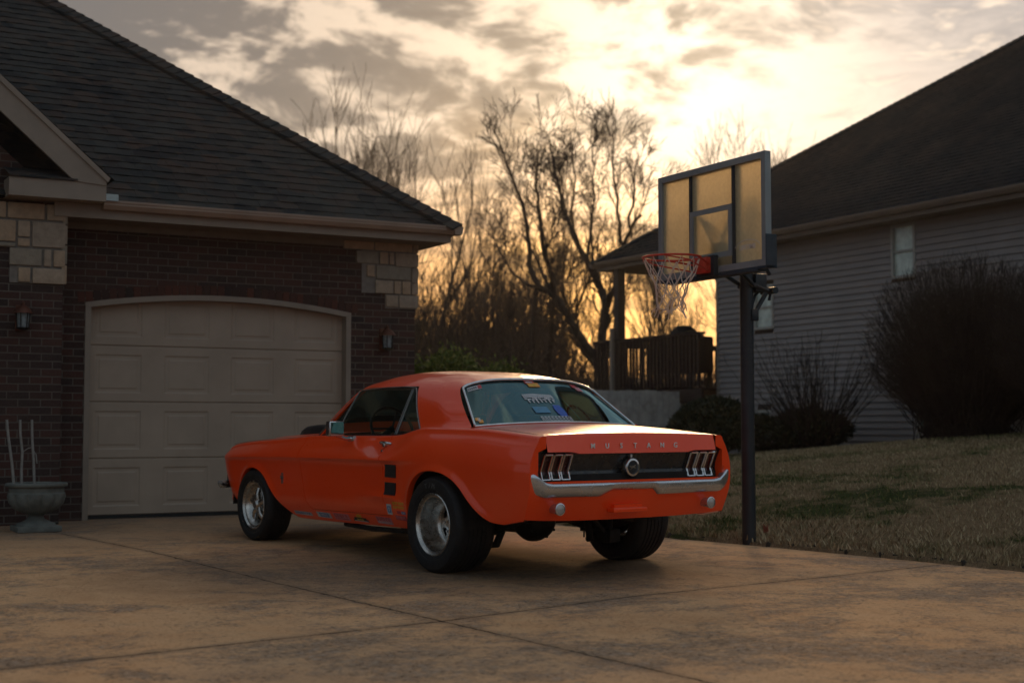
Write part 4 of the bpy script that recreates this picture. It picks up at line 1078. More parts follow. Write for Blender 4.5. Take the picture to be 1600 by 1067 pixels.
# ------------------------------------------------------------------ urn and stakes by the garage
UC = (2.47, 13.22, gz(13.22))
urn = thing('planter_urn', 'grey stone pedestal urn with lobed bowl at the left edge of the driveway', 'urn', UC)
M_urn = smat('weathered_cast_stone', (.13, .135, .12), .85, var=.3, scale=9, bstr=.6, bscale=50)
mb = MB(); mb.box((-.19, -.19, 0), (.19, .19, .05), bev=.008); mb.lathe([(.17, .05), (.165, .07), (.12, .085), (.075, .11), (.062, .135), (.075, .155), (.08, .16)], n=32); mb.build('pedestal', M_urn, urn, smooth=35)
mb = MB(); n = 96; prof = [(.07, .15), (.13, .165), (.195, .20), (.235, .25), (.252, .31), (.245, .335)]
vs = []; fs = []
for k, (r, z) in enumerate(prof):
    for j in range(n):
        a = 2 * math.pi * j / n; lob = abs(math.sin(a * 6)) ** .5; w_ = [0, .4, .8, 1, .9, 0][k]; rr = r * (1 - .09 * w_ * (1 - lob)); vs.append((rr * math.cos(a), rr * math.sin(a), z))
for k in range(len(prof) - 1):
    for j in range(n): fs.append((k * n + j, k * n + (j + 1) % n, (k + 1) * n + (j + 1) % n, (k + 1) * n + j))
mb.add(vs, fs); mb.lathe([(.245, .335), (.237, .345), (.237, .385), (.243, .392), (.262, .397), (.268, .41), (.265, .425), (.245, .43), (.235, .42), (.225, .36)], n=64)
mb.build('bowl', M_urn, urn, smooth=35)
mb = MB(); mb.lathe([(.228, .375), (.1, .385), (0, .39)], n=32); mb.build('soil', smat('potting_soil', (.03, .022, .016), .95), urn)
M_cane = smat('bleached_stick', (.22, .21, .19), .7, var=.2, scale=20, bstr=.1)
for i, (pts, lb) in enumerate([([(-.19, 0, .36), (-.215, 0, .60), (-.25, .01, .85), (-.265, .01, .99)], 'pale stick standing in the urn, leftmost and leaning out'),
                           ([(-.125, .02, .36), (-.13, .02, .55), (-.125, .02, .70), (-.145, .02, .86), (-.15, .02, .99)], 'pale crooked stick standing in the urn, the middle one of three'),
                           ([(-.02, .0, .36), (-.022, 0, .46), (-.03, 0, .62), (-.045, 0, .80), (-.052, 0, .99)], 'pale stick with a short side shoot, rightmost in the urn')]):
    t = thing('garden_stick', lb, 'stick', UC, 0, 'pale sticks standing in the urn'); mb = MB(); mb.tube(pts, [.013, .0125, .012, .0115, .011][:len(pts)], 8)
    if i == 2: mb.tube([(-.04, 0, .72), (-.01, .01, .68), (.0, .01, .60)], .006, 6)
    if i == 1: mb.tube([(-.125, .02, .70), (-.08, .01, .735), (-.04, 0, .745)], .004, 5)
    mb.build('stem', M_cane, t, smooth=60)
# ------------------------------------------------------------------ orange coupe (x forward, y to its left, z up, origin under the rear axle)
car = thing('vintage_coupe', 'orange vintage two-door coupe with fat rear tyres, side decals and a black tail panel', 'car')
cf = Vector((-.12661, .99186, .0138)).normalized(); cu_ = Vector((0, -.01391, .9999)); cl_ = cu_.cross(cf).normalized(); cu_ = cf.cross(cl_)
co = Vector((5.1395, 8.9315, .1243)) + cl_ * .012
M4c = Matrix((( cf.x, cl_.x, cu_.x, co.x), (cf.y, cl_.y, cu_.y, co.y), (cf.z, cl_.z, cu_.z, co.z), (0, 0, 0, 1)))
car.location = co; car.rotation_euler = M4c.to_euler()
def paint_fn(t, b):
    o = objc(t); n = t.noise(o, 1.8, 4, .6); f = t.noise(o, 40, 4, .7)
    c = t.ramp(n, [(.3, (.90, .055, .003)), (.7, (.96, .066, .004))])
    dust = t.maprange(t.math('ADD', t.math('MULTIPLY', f, .2), t.math('MULTIPLY', n, .8)), .45, .7, 0., .05)
    t.set(b.inputs['Base Color'], t.mix(dust, c, (.45, .13, .05)))
    t.set(b.inputs['Roughness'], t.maprange(f, .3, .7, .27, .31))
    bumpn(t, b, t.noise(o, 7, 2, .5), .05, .01)
M_paint = mat('orange_paint', (.62, .065, .01), .3, spec=.35, coat=.6, fn=paint_fn)
M_chrome = smat('chrome', (.62, .62, .63), .16, 1.0, var=.12, scale=14, bstr=.03)
M_bumper = smat('dull_chrome', (.56, .60, .64), .26, .9, var=.06, scale=3, bstr=.0)
M_trimd = smat('dull_trim', (.22, .21, .20), .35, .9, bstr=0)
M_black = smat('satin_black', (.010, .012, .015), .38, var=.3, scale=8, bstr=.05, spec=.5)
M_gap = smat('shut_gap', (.006, .003, .002), .8, bstr=0)
M_under = smat('underbody', (.012, .011, .011), .85, var=.4)
M_tyre = smat('tyre_rubber', (.013, .013, .014), .62, var=.3, scale=20, bstr=.25, bscale=70, spec=.3)
M_rimm = smat('polished_aluminium', (.50, .48, .45), .27, 1.0, var=.25, scale=12, bstr=.08, bscale=30)
M_int = smat('black_vinyl', (.014, .014, .015), .55, var=.2)
M_lens = smat('tail_lens', (.045, .006, .008), .22, var=.2, bstr=0, spec=.6)
def glass_fn(tint, refl=1.0, gcol=(.80, .97, 1.0)):
    def fn(t, b):
        t.n.remove(b); o_ = t.n['Material Output']
        a = t.node('ShaderNodeBsdfTransparent', ins={'Color': tint}); g_ = t.node('ShaderNodeBsdfGlossy', ins={'Color': gcol, 'Roughness': .03})
        fr = t.node('ShaderNodeFresnel', ins={'IOR': 1.55}); m_ = t.node('ShaderNodeMixShader')
        t.set(m_.inputs[0], t.math('MULTIPLY', fr.outputs[0], refl, clamp=True)); t.l.new(a.outputs[0], m_.inputs[1]); t.l.new(g_.outputs[0], m_.inputs[2]); t.l.new(m_.outputs[0], o_.inputs['Surface'])
    return fn
M_glass = mat('tinted_glass', fn=glass_fn((.72, .86, .82), 1.5, (.7, .95, .92))); M_glass2 = mat('backlight_glass', fn=glass_fn((.30, .46, .46), 2.6, (.34, .60, .64)))

def pchip(kn):
    X = np.array([k[0] for k in kn], float); Y = np.array([k[1] for k in kn], float); o = np.argsort(X); X, Y = X[o], Y[o]
    h = np.diff(X); dl = np.diff(Y) / h; m_ = np.zeros(len(X)); m_[0] = dl[0]; m_[-1] = dl[-1]
    for i in range(1, len(X) - 1):
        if dl[i - 1] * dl[i] > 0:
            w1 = 2 * h[i] + h[i - 1]; w2 = h[i] + 2 * h[i - 1]; m_[i] = (w1 + w2) / (w1 / dl[i - 1] + w2 / dl[i])
    def f(x):
        x = min(max(x, X[0]), X[-1]); i = min(len(h) - 1, max(0, int(np.searchsorted(X, x) - 1))); t = (x - X[i]) / h[i]
        return float((2 * t**3 - 3 * t**2 + 1) * Y[i] + (t**3 - 2 * t**2 + t) * h[i] * m_[i] + (-2 * t**3 + 3 * t**2) * Y[i + 1] + (t**3 - t**2) * h[i] * m_[i + 1])
    return f
w_f = pchip([(-1.10, .872), (-.9, .886), (-.4, .897), (0, .903), (.5, .900), (1.2, .893), (2, .893), (2.8, .895), (3.2, .885), (3.4, .858), (3.52, .805)])
zc_f = pchip([(-1.10, .715), (-.5, .735), (0, .75), (.63, .742), (1.3, .732), (1.91, .721), (2.8, .700), (3.35, .680), (3.52, .672)])
zt_f = pchip([(-1.10, .945), (-.95, .955), (-.37, .985), (.1, .985), (.27, .978), (.40, .957), (.52, .932), (.66, .918), (1.2, .906), (1.78, .896), (2.36, .858), (2.94, .826), (3.20, .806), (3.38, .782), (3.47, .748), (3.52, .705)])
ys_f = pchip([(-1.10, .800), (-.4, .808), (.3, .805), (.7, .800), (1.78, .800), (2.5, .803), (3.2, .795), (3.4, .79), (3.52, .785)])
kc_f = pchip([(-1.1, 0), (.0, 0.0), (.35, .25), (.60, 1.0), (1.2, .9), (2.2, .75), (3.1, .7), (3.52, .1)])
RARCH = [(-1.10, .415), (-.95, .395), (-.82, .380), (-.72, .385), (-.64, .405), (-.55, .450), (-.46, .515), (-.37, .592), (-.27, .648), (-.15, .682), (-.03, .692), (.07, .682), (.155, .652), (.225, .600), (.27, .535), (.295, .46), (.31, .36), (.318, .275)]
FARCH = [(2.08, .232), (2.16, .252), (2.263, .302), (2.34, .352), (2.415, .413), (2.49, .48), (2.571, .545), (2.64, .582), (2.72, .603), (2.80, .609), (2.88, .599), (2.955, .562), (3.00, .52), (3.03, .465), (3.045, .40), (3.052, .31)]
NOSEB = [(3.06, .30), (3.2, .30), (3.35, .305), (3.52, .31)]
zb_f = pchip(RARCH + [(.33, .272), (.8, .258), (1.56, .238)] + FARCH + NOSEB)
AR = np.array(RARCH[3:]); AF = np.array(FARCH[1:])
def dpoly(P, x, z):
    best = 9
    for a, b_ in zip(P[:-1], P[1:]):
        d_ = b_ - a; t = min(1, max(0, ((x - a[0]) * d_[0] + (z - a[1]) * d_[1]) / (d_ @ d_))); best = min(best, math.hypot(x - a[0] - t * d_[0], z - a[1] - t * d_[1]))
    return best
def side_y(x, z):
    w_, zc, zt, ys, k = w_f(x), zc_f(x), zt_f(x), ys_f(x), kc_f(x); zs = zt - .028
    if z <= zc:
        d_ = zc - z; y = w_ - k * .022 * sstep(0, .022, d_) - .022 * (d_ / .4) ** 2 - .075 * max(0, (.40 - z) / .18) ** 1.7
        y -= k * .014 * sstep(.0, .05, d_) * (1 - sstep(.12, .34, d_))
    else:
        u = (z - zc) / max(.01, zs - zc); y = w_ - (w_ - ys) * min(1.2, u) ** (1.15 + .75 * (1 - k))
    dr = dpoly(AR, x, z) if x < .6 else 9; df = dpoly(AF, x, z) if x > 1.8 else 9; dd = min(dr, df)
    if dd < .2: y += .015 * math.exp(-(dd / .036) ** 2) * sstep(.30, .5, z)
    # lip of the side cove that swells towards the dummy vents
    t = sstep(1.25, .62, x) if x < 1.25 else 0
    if .40 < x < 1.3: y += .020 * math.exp(-((z - .475) / .030) ** 2) * sstep(1.15, .66, x) * sstep(.38, .50, x) + .010 * sstep(.95, .6, x) * sstep(.40, .56, x) * math.exp(-((z - .60) / .16) ** 2)
    return y
def xwarp(x, z):
    if x > 3.0:
        g_ = pchip_n(z); x = 3.0 + (x - 3.0) * g_
    if x > 2.0: return 2.0 + (x - 2.0) * .965
    if x < -.8:
        t = (-.8 - x) / .3; return x + .07 * t * max(0, (.62 - z) / .2) ** 1.3
    return x
pchip_n = pchip([(.2, .45), (.30, .55), (.37, .68), (.46, .82), (.565, .94), (.62, .98), (.68, 1.0), (.9, 1.0)])
def crown(x): return float(np.interp(x, [-1.1, -.9, -.3, 1.7, 2.4, 3.2, 3.5], [.016, .026, .034, .030, .045, .045, .03]))
def topz(x, y): return zt_f(x) + crown(x) * (1 - min(1, abs(y) / .775) ** 2.0)
def section(x, yin):
    zb, zc, zt, ys = zb_f(x), zc_f(x), zt_f(x), ys_f(x); zs = zt - .028; P = []
    P.append((side_y(x, zb) - .045, zb + .004)); P.append((side_y(x, zb) - .012, zb - .003))
    zc2 = max(zb + .02, zc)
    T = list(np.linspace(0, .80, 17)) + [.85, .90, .94, .965, .985, 1.0]
    for t in T: z = zb + (zc2 - zb) * t; P.append((side_y(x, z), z))
    for t in (.04, .10, .2, .32, .46, .6, .74, .88, 1.0): z = zc2 + (zs - zc2) * t; P.append((side_y(x, z), z))
    y0 = side_y(x, zs); rr = .028
    for a in (.25, .5, .75, 1.0):
        P.append((y0 - rr * (1 - math.cos(a * math.pi / 2)), zs + rr * math.sin(a * math.pi / 2)))
    y1 = P[-1][0]
    for t in (.25, .5, .75, 1.0):
        y = y1 + (yin - y1) * t; P.append((y, topz(x, y) if x < 5 else zt))
    return P
def yin_f(x):
    if x < -.42: return .735
    return .735
xs_b = sorted(set([round(v, 4) for v in list(np.arange(-1.10, 3.52, .035)) + [p[0] for p in RARCH + FARCH + NOSEB] + list(np.arange(-.75, -.2, .0125)) + list(np.arange(.10, .34, .008)) + list(np.arange(2.1, 2.7, .0125)) + list(np.arange(2.92, 3.06, .007)) + [-.47, -.46, 3.52]]))
xs_b = [x for i, x in enumerate(xs_b) if i == 0 or x - xs_b[i - 1] > .002]
def grid_bm(P, flip=False):
    """P[i][j] points -> bmesh grid"""
    bm = bmesh.new(); V = [[bm.verts.new(p) for p in row] for row in P]
    for i in range(len(P) - 1):
        for j in range(len(P[0]) - 1):
            q = (V[i][j], V[i + 1][j], V[i + 1][j + 1], V[i][j + 1]); bm.faces.new(q[::-1] if flip else q)
    return bm
def cut(bm, p, n_):
    bmesh.ops.bisect_plane(bm, geom=bm.verts[:] + bm.edges[:] + bm.faces[:], plane_co=p, plane_no=n_, dist=1e-5)
DOOR = [(1.953, .95), (1.953, .72), (1.926, .605), (1.851, .376), (1.785, .318), (.590, .343), (.632, .431), (.674, .739), (.69, .80), (.66, .95)]
def inside(poly, x, z):
    c = False; n_ = len(poly)
    for i in range(n_):
        x1, z1 = poly[i]; x2, z2 = poly[(i + 1) % n_]
        if (z1 > z) != (z2 > z) and x < (x2 - x1) * (z - z1) / (z2 - z1) + x1: c = not c
    return c
body_bm = bmesh.new(); door_mb = {}
for sgn in (1, -1):
    rows = []
    for x in xs_b:
        rows.append([(xwarp(x, z), sgn * y, z) for y, z in section(x, yin_f(x))])
    bm = grid_bm(rows, flip=(sgn < 0))
    for a, b_ in zip(DOOR, DOOR[1:]):
        d_ = Vector((b_[0] - a[0], 0, b_[1] - a[1])); cut(bm, (a[0], 0, a[1]), Vector((d_.z, 0, -d_.x)).normalized())
    inn = [f for f in bm.faces if inside(DOOR, f.calc_center_median().x, f.calc_center_median().z) and abs(f.calc_center_median().y) > .70]
    door = bmesh.new(); vm = {}
    for f in inn:
        vs = []
        for v in f.verts:
            if v not in vm: vm[v] = door.verts.new(v.co)
            vs.append(vm[v])
        door.faces.new(vs)
    bmesh.ops.delete(bm, geom=inn, context='FACES')
    # shrink the door a hair for the shut line and turn its rim inwards
    ed = [e for e in door.edges if e.is_boundary]; r = bmesh.ops.extrude_edge_only(door, edges=ed)
    for v in [g_ for g_ in r['geom'] if isinstance(g_, bmesh.types.BMVert)]: v.co.y -= sgn * .02
    cx_, cz_ = 1.28, .62
    for v in door.verts: v.co.x = cx_ + (v.co.x - cx_) * .988; v.co.z = cz_ + (v.co.z - cz_) * (.990 if v.co.z < .7 else 1.0)
    door_mb[sgn] = door
    ed = [e for e in bm.edges if e.is_boundary and inside([(p[0] + (.02 if p[0] > 1.2 else -.02), p[1] - .02) for p in DOOR], (e.verts[0].co.x + e.verts[1].co.x) / 2, (e.verts[0].co.z + e.verts[1].co.z) / 2)]
    if ed:
        r = bmesh.ops.extrude_edge_only(bm, edges=ed)
        for v in [g_ for g_ in r['geom'] if isinstance(g_, bmesh.types.BMVert)]: v.co.y -= sgn * .02
    me_ = bpy.data.meshes.new('t'); bm.to_mesh(me_); bm.free(); body_bm.from_mesh(me_); bpy.data.meshes.remove(me_)
# gather the other sheets of the body
def addgrid(P, flip=False, bmt=None):
    bm = grid_bm(P, flip); me_ = bpy.data.meshes.new('t'); bm.to_mesh(me_); bm.free(); (bmt or body_bm).from_mesh(me_); bpy.data.meshes.remove(me_)
US = list(np.linspace(-1, 1, 33))
# tulip panel between backlight and lid
XB0, XT0 = -.28, .09
def glass_base(u): return XB0 - .085 * (1 - u * u)
addgrid([[((glass_base(u) + .05) * (1 - t) + (-.455) * t, u * .736, topz((glass_base(u) + .05) * (1 - t) - .455 * t, u * .736) + .001) for u in US] for t in np.linspace(0, 1, 5)], flip=True)
# cowl
addgrid([[(1.74 + .11 * t + .10 * (1 - u * u), u * .736, topz(1.8, u * .736) - .002) for u in US] for t in np.linspace(0, 1, 3)], flip=False)
# glasshouse
def gh_pts(a, sgn=1):
    zB = float(np.interp(a, [.09, .30, .575, 1.40], [.990, .985, .965, .895])); yB = float(np.interp(a, [.09, .30, .66, 1.40], [.742, .778, .782, .765])); xB = float(np.interp(a, [.09, .575, 1.40], [XB0, .295, 1.78]))
    zD = float(np.interp(a, [.09, .3, .66, 1.1, 1.42], [1.268, 1.278, 1.284, 1.280, 1.262])); yD = float(np.interp(a, [.09, .3, .66, 1.1, 1.42], [.602, .622, .635, .625, .605]))
    zC = float(np.interp(a, [.09, .25, .45, .7, .95, 1.2, 1.42], [1.332, 1.364, 1.388, 1.400, 1.399, 1.380, 1.342])); xC = a + float(np.interp(a, [.09, 1.42], [-.03, .07]))
    low = []; 
    for t in np.linspace(0, 1, 13):
        low.append((xB + (a - xB) * t, yB + (yD - yB) * t + .016 * math.sin(math.pi * t), zB + (zD - zB) * t))
    up_ = []
    for t in list(np.linspace(0.0, .3, 9)[1:]) + list(np.linspace(.3, 1, 12)[1:]):
        up_.append((a + (xC - a) * t, yD * (1 - t), zD + (zC - zD) * (1 - (1 - t) ** 3.6)))
    P = [Vector(p) for p in low + up_]
    for _ in range(4):
        Q = [p.copy() for p in P]
        for i in range(8, 20): Q[i] = P[i] * .5 + (P[i - 1] + P[i + 1]) * .25
        P = Q
    return [(p.x, sgn * p.y, p.z) for p in P]
NLOW = 13
AW = .575
for sgn in (1, -1):
    A_all = list(np.linspace(.09, AW, 14)) + list(np.linspace(AW, 1.42, 18))[1:]
    R_ = [gh_pts(a, sgn) for a in A_all]
    addgrid([r[NLOW - 1:] for r in R_], flip=(sgn < 0))
    pil = [r[:NLOW] for r in R_[:14]]
    # flared foot that runs into the quarter top
    foot = []
    for r in pil:
        x, y, z = r[0]; foot.append([(x - .012, sgn * min(abs(y) + .028, ys_f(x) - .004), min(z - .012, topz(x, abs(y) + .028) - .003)), (x - .004, sgn * (abs(y) + .008), z + .006)])
    pil = [[f_[0], f_[1]] + r[1:] for f_, r in zip(foot, pil)]
    addgrid(pil, flip=(sgn < 0))
    # return flanges on the window edge and the backlight edge
    e = [Vector(p) for p in pil[-1]]; addgrid([[tuple(p) for p in e], [(p.x + .002, p.y - sgn * .035, p.z) for p in e]], flip=(sgn < 0))
    e = [Vector(p) for p in pil[0]]; addgrid([[tuple(p) for p in e], [(p.x + .03, p.y - sgn * .012, p.z - .012) for p in e]], flip=(sgn > 0))
    # windscreen pillar
    a0 = Vector(gh_pts(1.42, sgn)[NLOW - 1]); b0 = Vector((1.80, sgn * .765, .895))
    sec_ = [(-.030, .004), (.012, .006), (.022, -.012), (.0, -.032), (-.034, -.028)]
    Pp = []
    for t in np.linspace(0, 1, 9):
        c = a0.lerp(b0, t) + Vector((0, sgn * .012 * math.sin(math.pi * t), .006 * math.sin(math.pi * t))); Pp.append([(c.x + s_[0], c.y + sgn * s_[1], c.z) for s_ in sec_ + sec_[:1]])
    addgrid(Pp, flip=(sgn > 0))
# lower fascia (valance) and end caps beside the tail panel
VB = lambda u: .400 + .022 * abs(u) ** 3
def val_x(u, z): return xwarp(-1.10, z) + .012 * (1 - 0) + (-.012) * 1 + .0
vz = [0, .06, .14, .25, .4, .55, .7, .85, 1.0]
def wz(z): return side_y(-1.10, z)
addgrid([[(xwarp(-1.10, VB(u) + (.66 - VB(u)) * t) - .006 * (1 - abs(u) ** 4), u * wz(max(.415, VB(u) + (.66 - VB(u)) * t)), VB(u) + (.66 - VB(u)) * t) for u in US] for t in vz], flip=False)
addgrid([[(xwarp(-1.10, VB(u)) + .05, u * (wz(.42) - .02), VB(u) + .006) for u in US], [(xwarp(-1.10, VB(u)) - .006 * (1 - abs(u) ** 4), u * wz(.42), VB(u)) for u in US]], flip=False)
for sgn in (1, -1):
    zz = list(np.linspace(.65, .845, 7)) + [.87, .89, .905, .917]
    Pc = []
    for z in zz:
        yo = wz(z); yi = .800 if z < .848 else .737
        Pc.append([(-1.10 + .006 * t, sgn * (yo + (yi - yo) * t), z) for t in (0, .3, .65, 1.0)])
    # the corner above follows the rounded shoulder
    for a in (.25, .5, .75, 1.0):
        zs = zt_f(-1.10) - .028; yo = wz(zs) - .028 * (1 - math.cos(a * math.pi / 2)); z = zs + .028 * math.sin(a * math.pi / 2)
        Pc.append([(-1.10 + .006 * t, sgn * (yo + (.737 - yo) * t), z + (topz(-1.1, .74) - zt_f(-1.1)) * t * a) for t in (0, .3, .65, 1.0)])
    addgrid(Pc, flip=(sgn < 0))
    addgrid([[(-1.094, sgn * .80, z) for z in np.linspace(.65, .846, 4)], [(-1.03, sgn * .795, z) for z in np.linspace(.65, .846, 4)]], flip=(sgn < 0))
me = bpy.data.meshes.new('body'); bmesh.ops.remove_doubles(body_bm, verts=body_bm.verts[:], dist=.0004); body_bm.to_mesh(me); body_bm.free()
body = link_mesh('body', me, M_paint, car, smooth=38)
for sgn, lab in ((1, None), (-1, None)):
    dm = bpy.data.meshes.new('door'); door_mb[sgn].to_mesh(dm); door_mb[sgn].free(); d_o = link_mesh('door', dm, M_paint, car, smooth=38)
    y0 = side_y(.66, .845) if True else .87
    mb = MB()
    mb.tube([(.760, sgn * (side_y(.75, .862) + .008), .862), (.735, sgn * (side_y(.73, .862) + .026), .864), (.64, sgn * (side_y(.65, .86) + .028), .862), (.60, sgn * (side_y(.61, .86) + .012), .859)], [.012, .013, .011, .008], 8)
    mb.lathe([(0, 0), (.016, 0), (.016, .022), (.012, .026), (0, .026)] if sgn > 0 else [(0, 0), (.016, 0), (.016, -.022), (.012, -.026), (0, -.026)], (.675, sgn * side_y(.675, .84), .848), 'y', 12)
    mb.lathe([(0, 0), (.010, 0), (.009, .008 * sgn), (0, .008 * sgn)], (.690, sgn * side_y(.69, .807), .807), 'y', 10)
    h_ = mb.build('handle', M_chrome, None, smooth=40); h_.parent = d_o
# dark structure behind the gaps
mb = MB()
for sgn in (1, -1):
    a, b_ = (.55, 2.0)
    mb = MB(); mb.box((a, min(sgn * .78, sgn * .80), .30), (b_, max(sgn * .78, sgn * .80), .80)); mb.build('door_jamb', M_gap, car)
mb = MB(); mb.box((-.50, -.765, .88), (-.43, .765, .962)); mb.box((-1.07, -.765, .86), (-.5, -.73, .93)); mb.box((-1.07, .73, .86), (-.5, .765, .93))
mb.build('boot_gutter', M_gap, car)
# boot lid with its rolled rear face
US2 = list(np.linspace(-1, 1, 41))
lid = []
for x in list(np.linspace(-.462, -1.05, 14)): lid.append([(x, u * .731, topz(x, u * .731) + .0015) for u in US2])
for a in (.25, .5, .75, 1.): lid.append([(-1.062 - .018 * math.sin(a * 1.5708), u * .731, topz(-1.06, u * .731) - .018 * (1 - math.cos(a * 1.5708))) for u in US2])
def lowz(u):
    y = abs(u) * .731; return .846 if y > .525 else (.834 if y < .475 else .834 + .012 * (y - .475) / .05)
for t in (.1, .3, .5, .7, .88, 1.0): lid.append([(-1.080 - .022 * t, u * .731, (topz(-1.06, u * .731) - .018) * (1 - t) + lowz(u) * t) for u in US2])
lid.append([(-1.075, u * .731, lowz(u) - .004) for u in US2])
bm = grid_bm(lid, flip=True); me = bpy.data.meshes.new('boot_lid'); bm.to_mesh(me); bm.free(); lid_o = link_mesh('boot_lid', me, M_paint, car, smooth=38)
M_letter = smat('bright_letter', (.80, .78, .74), .4, .1, bstr=0)
for i, ch in enumerate('MUSTANG'):
    y = .360 - .120 * i
    text_mesh('letter', ch, .047, .003, M_letter, lid_o, Matrix(((0, 0, -1, -1.0975), (-1, 0, 0, y), (0, 1, 0, .880), (0, 0, 0, 1))), bold=.0004)
mb = MB(); mb.lathe([(0, 0), (.013, 0), (.012, -.008), (.007, -.009), (0, -.006)], (-1.075, .02, .812), 'x', 12); mb.build('lock', M_chrome, car, smooth=40)
# bonnet and scoop
bon = [[(x, u * .731, topz(x, u * .731) + .0015 + (.012 * math.exp(-((abs(u) - .55) / .06) ** 2) if x < 3.3 else 0)) for u in US] for x in np.linspace(1.885, 3.46, 22)]
bon.append([(3.50, u * .731, topz(3.46, u * .731) - .03) for u in US]); bon[0] = [(1.885 + .075 * (1 - u * u), u * .731, bon[0][i][2]) for i, u in enumerate(US)]
bm = grid_bm(bon, flip=False); me = bpy.data.meshes.new('bonnet'); bm.to_mesh(me); bm.free(); bon_o = link_mesh('bonnet', me, M_paint, car, smooth=38)
mb = MB(); sc_ = []
for x, h_, wd in [(2.30, .0, .20), (2.42, .05, .23), (2.60, .085, .25), (2.85, .10, .255), (3.02, .098, .255), (3.10, .085, .25), (3.135, .05, .245), (3.14, -.01, .24)]:
    zb_ = topz(x, .2) - .01; sc_.append([(x, wd, zb_), (x, wd * .97, zb_ + h_ * .7), (x, wd * .85, zb_ + h_), (x, 0, zb_ + h_ * 1.04 + .012), (x, -wd * .85, zb_ + h_), (x, -wd * .97, zb_ + h_ * .7), (x, -wd, zb_)])
bm = grid_bm(sc_, flip=False); mb.bm(bm); mb.build('scoop', M_black, bon_o, smooth=50)
# nose: grille, headlamps, front bumper
mb = MB(); mb.box((3.20, -.80, .42), (3.42, .80, .70)); mb.build('grille', M_black, car)
mb = MB(); mb.box((3.36, -.74, .655), (3.44, .74, .70), bev=.01); mb.box((3.20, -.80, .30), (3.32, .80, .44), bev=.02); mb.build('nose_panel', M_paint, car, smooth=40)
for s in (1, -1):
    mb = MB(); mb.lathe([(0, .02), (.07, .01), (.09, -.01), (.095, 0), (.10, .01), (.10, -.06)], (3.42, s * .70, .585), 'x', 24); mb.build('headlight', M_chrome, car, smooth=40)
def blade(path, name, m_, zt_, zb_, th=.05, flipx=1):
    """chrome bumper blade swept along path [(x,y,nx,ny,ztop,zbot)]"""
    rows = []
    for x, y, nx_, ny_, a, b_ in path:
        h_ = a - b_; pr = [(-.03, a - .006), (-.004, a - .001), (.012, a), (.020, a - .003), (.025, a - .010), (.0255, a - .2 * h_), (.024, a - .45 * h_), (.019, a - .7 * h_), (.008, a - .9 * h_), (.0, b_ + .002), (-.02, b_)]
        rows.append([(x + nx_ * p, y + ny_ * p, z) for p, z in pr])
    bm = grid_bm(rows); bmesh.ops.recalc_face_normals(bm, faces=bm.faces[:]); me = bpy.data.meshes.new(name); bm.to_mesh(me); bm.free(); return link_mesh(name, me, m_, car, smooth=35)
# front bumper
fp = []
for t in np.linspace(-1, 1, 41):
    y = t * .90; x = 3.50 - .16 * abs(t) ** 5; nx_, ny_ = (1, 0) if abs(t) < .75 else (math.cos((abs(t) - .75) * 4.5), math.copysign(math.sin((abs(t) - .75) * 4.5), t)); fp.append((x, y, nx_, ny_, .475, .41))
fp = [(3.22, -.915, .3, -1, .462, .43)] + fp + [(3.22, .915, .3, 1, .462, .43)]
blade(fp, 'front_bumper', M_bumper, 0, 0)
# rear bumper with upswept ends
rp = []
def rb_top(y): return float(np.interp(abs(y), [0, .70, .76, .80, .83, .9], [.645, .647, .657, .688, .712, .716]))
def rb_bot(y):
    n_ = np.interp(y, [-.20, -.15, .20, .30], [.556, .594, .594, .556]); return float(max(n_, np.interp(abs(y), [0, .76, .84, .88], [.554, .560, .588, .615])))
for y in sorted(list(np.linspace(-.852, .852, 69)) + [-.151, -.2, .21, .29]):
    t = abs(y) / .86; ang = max(0, (t - .92) / .08) * .9; nx_, ny_ = -math.cos(ang), math.copysign(math.sin(ang), y)
    rp.append((-1.105 + .035 * max(0, (t - .88) / .12) ** 2, y, nx_, ny_, rb_top(y), rb_bot(y)))
blade(rp, 'rear_bumper', M_bumper, 0, 0)
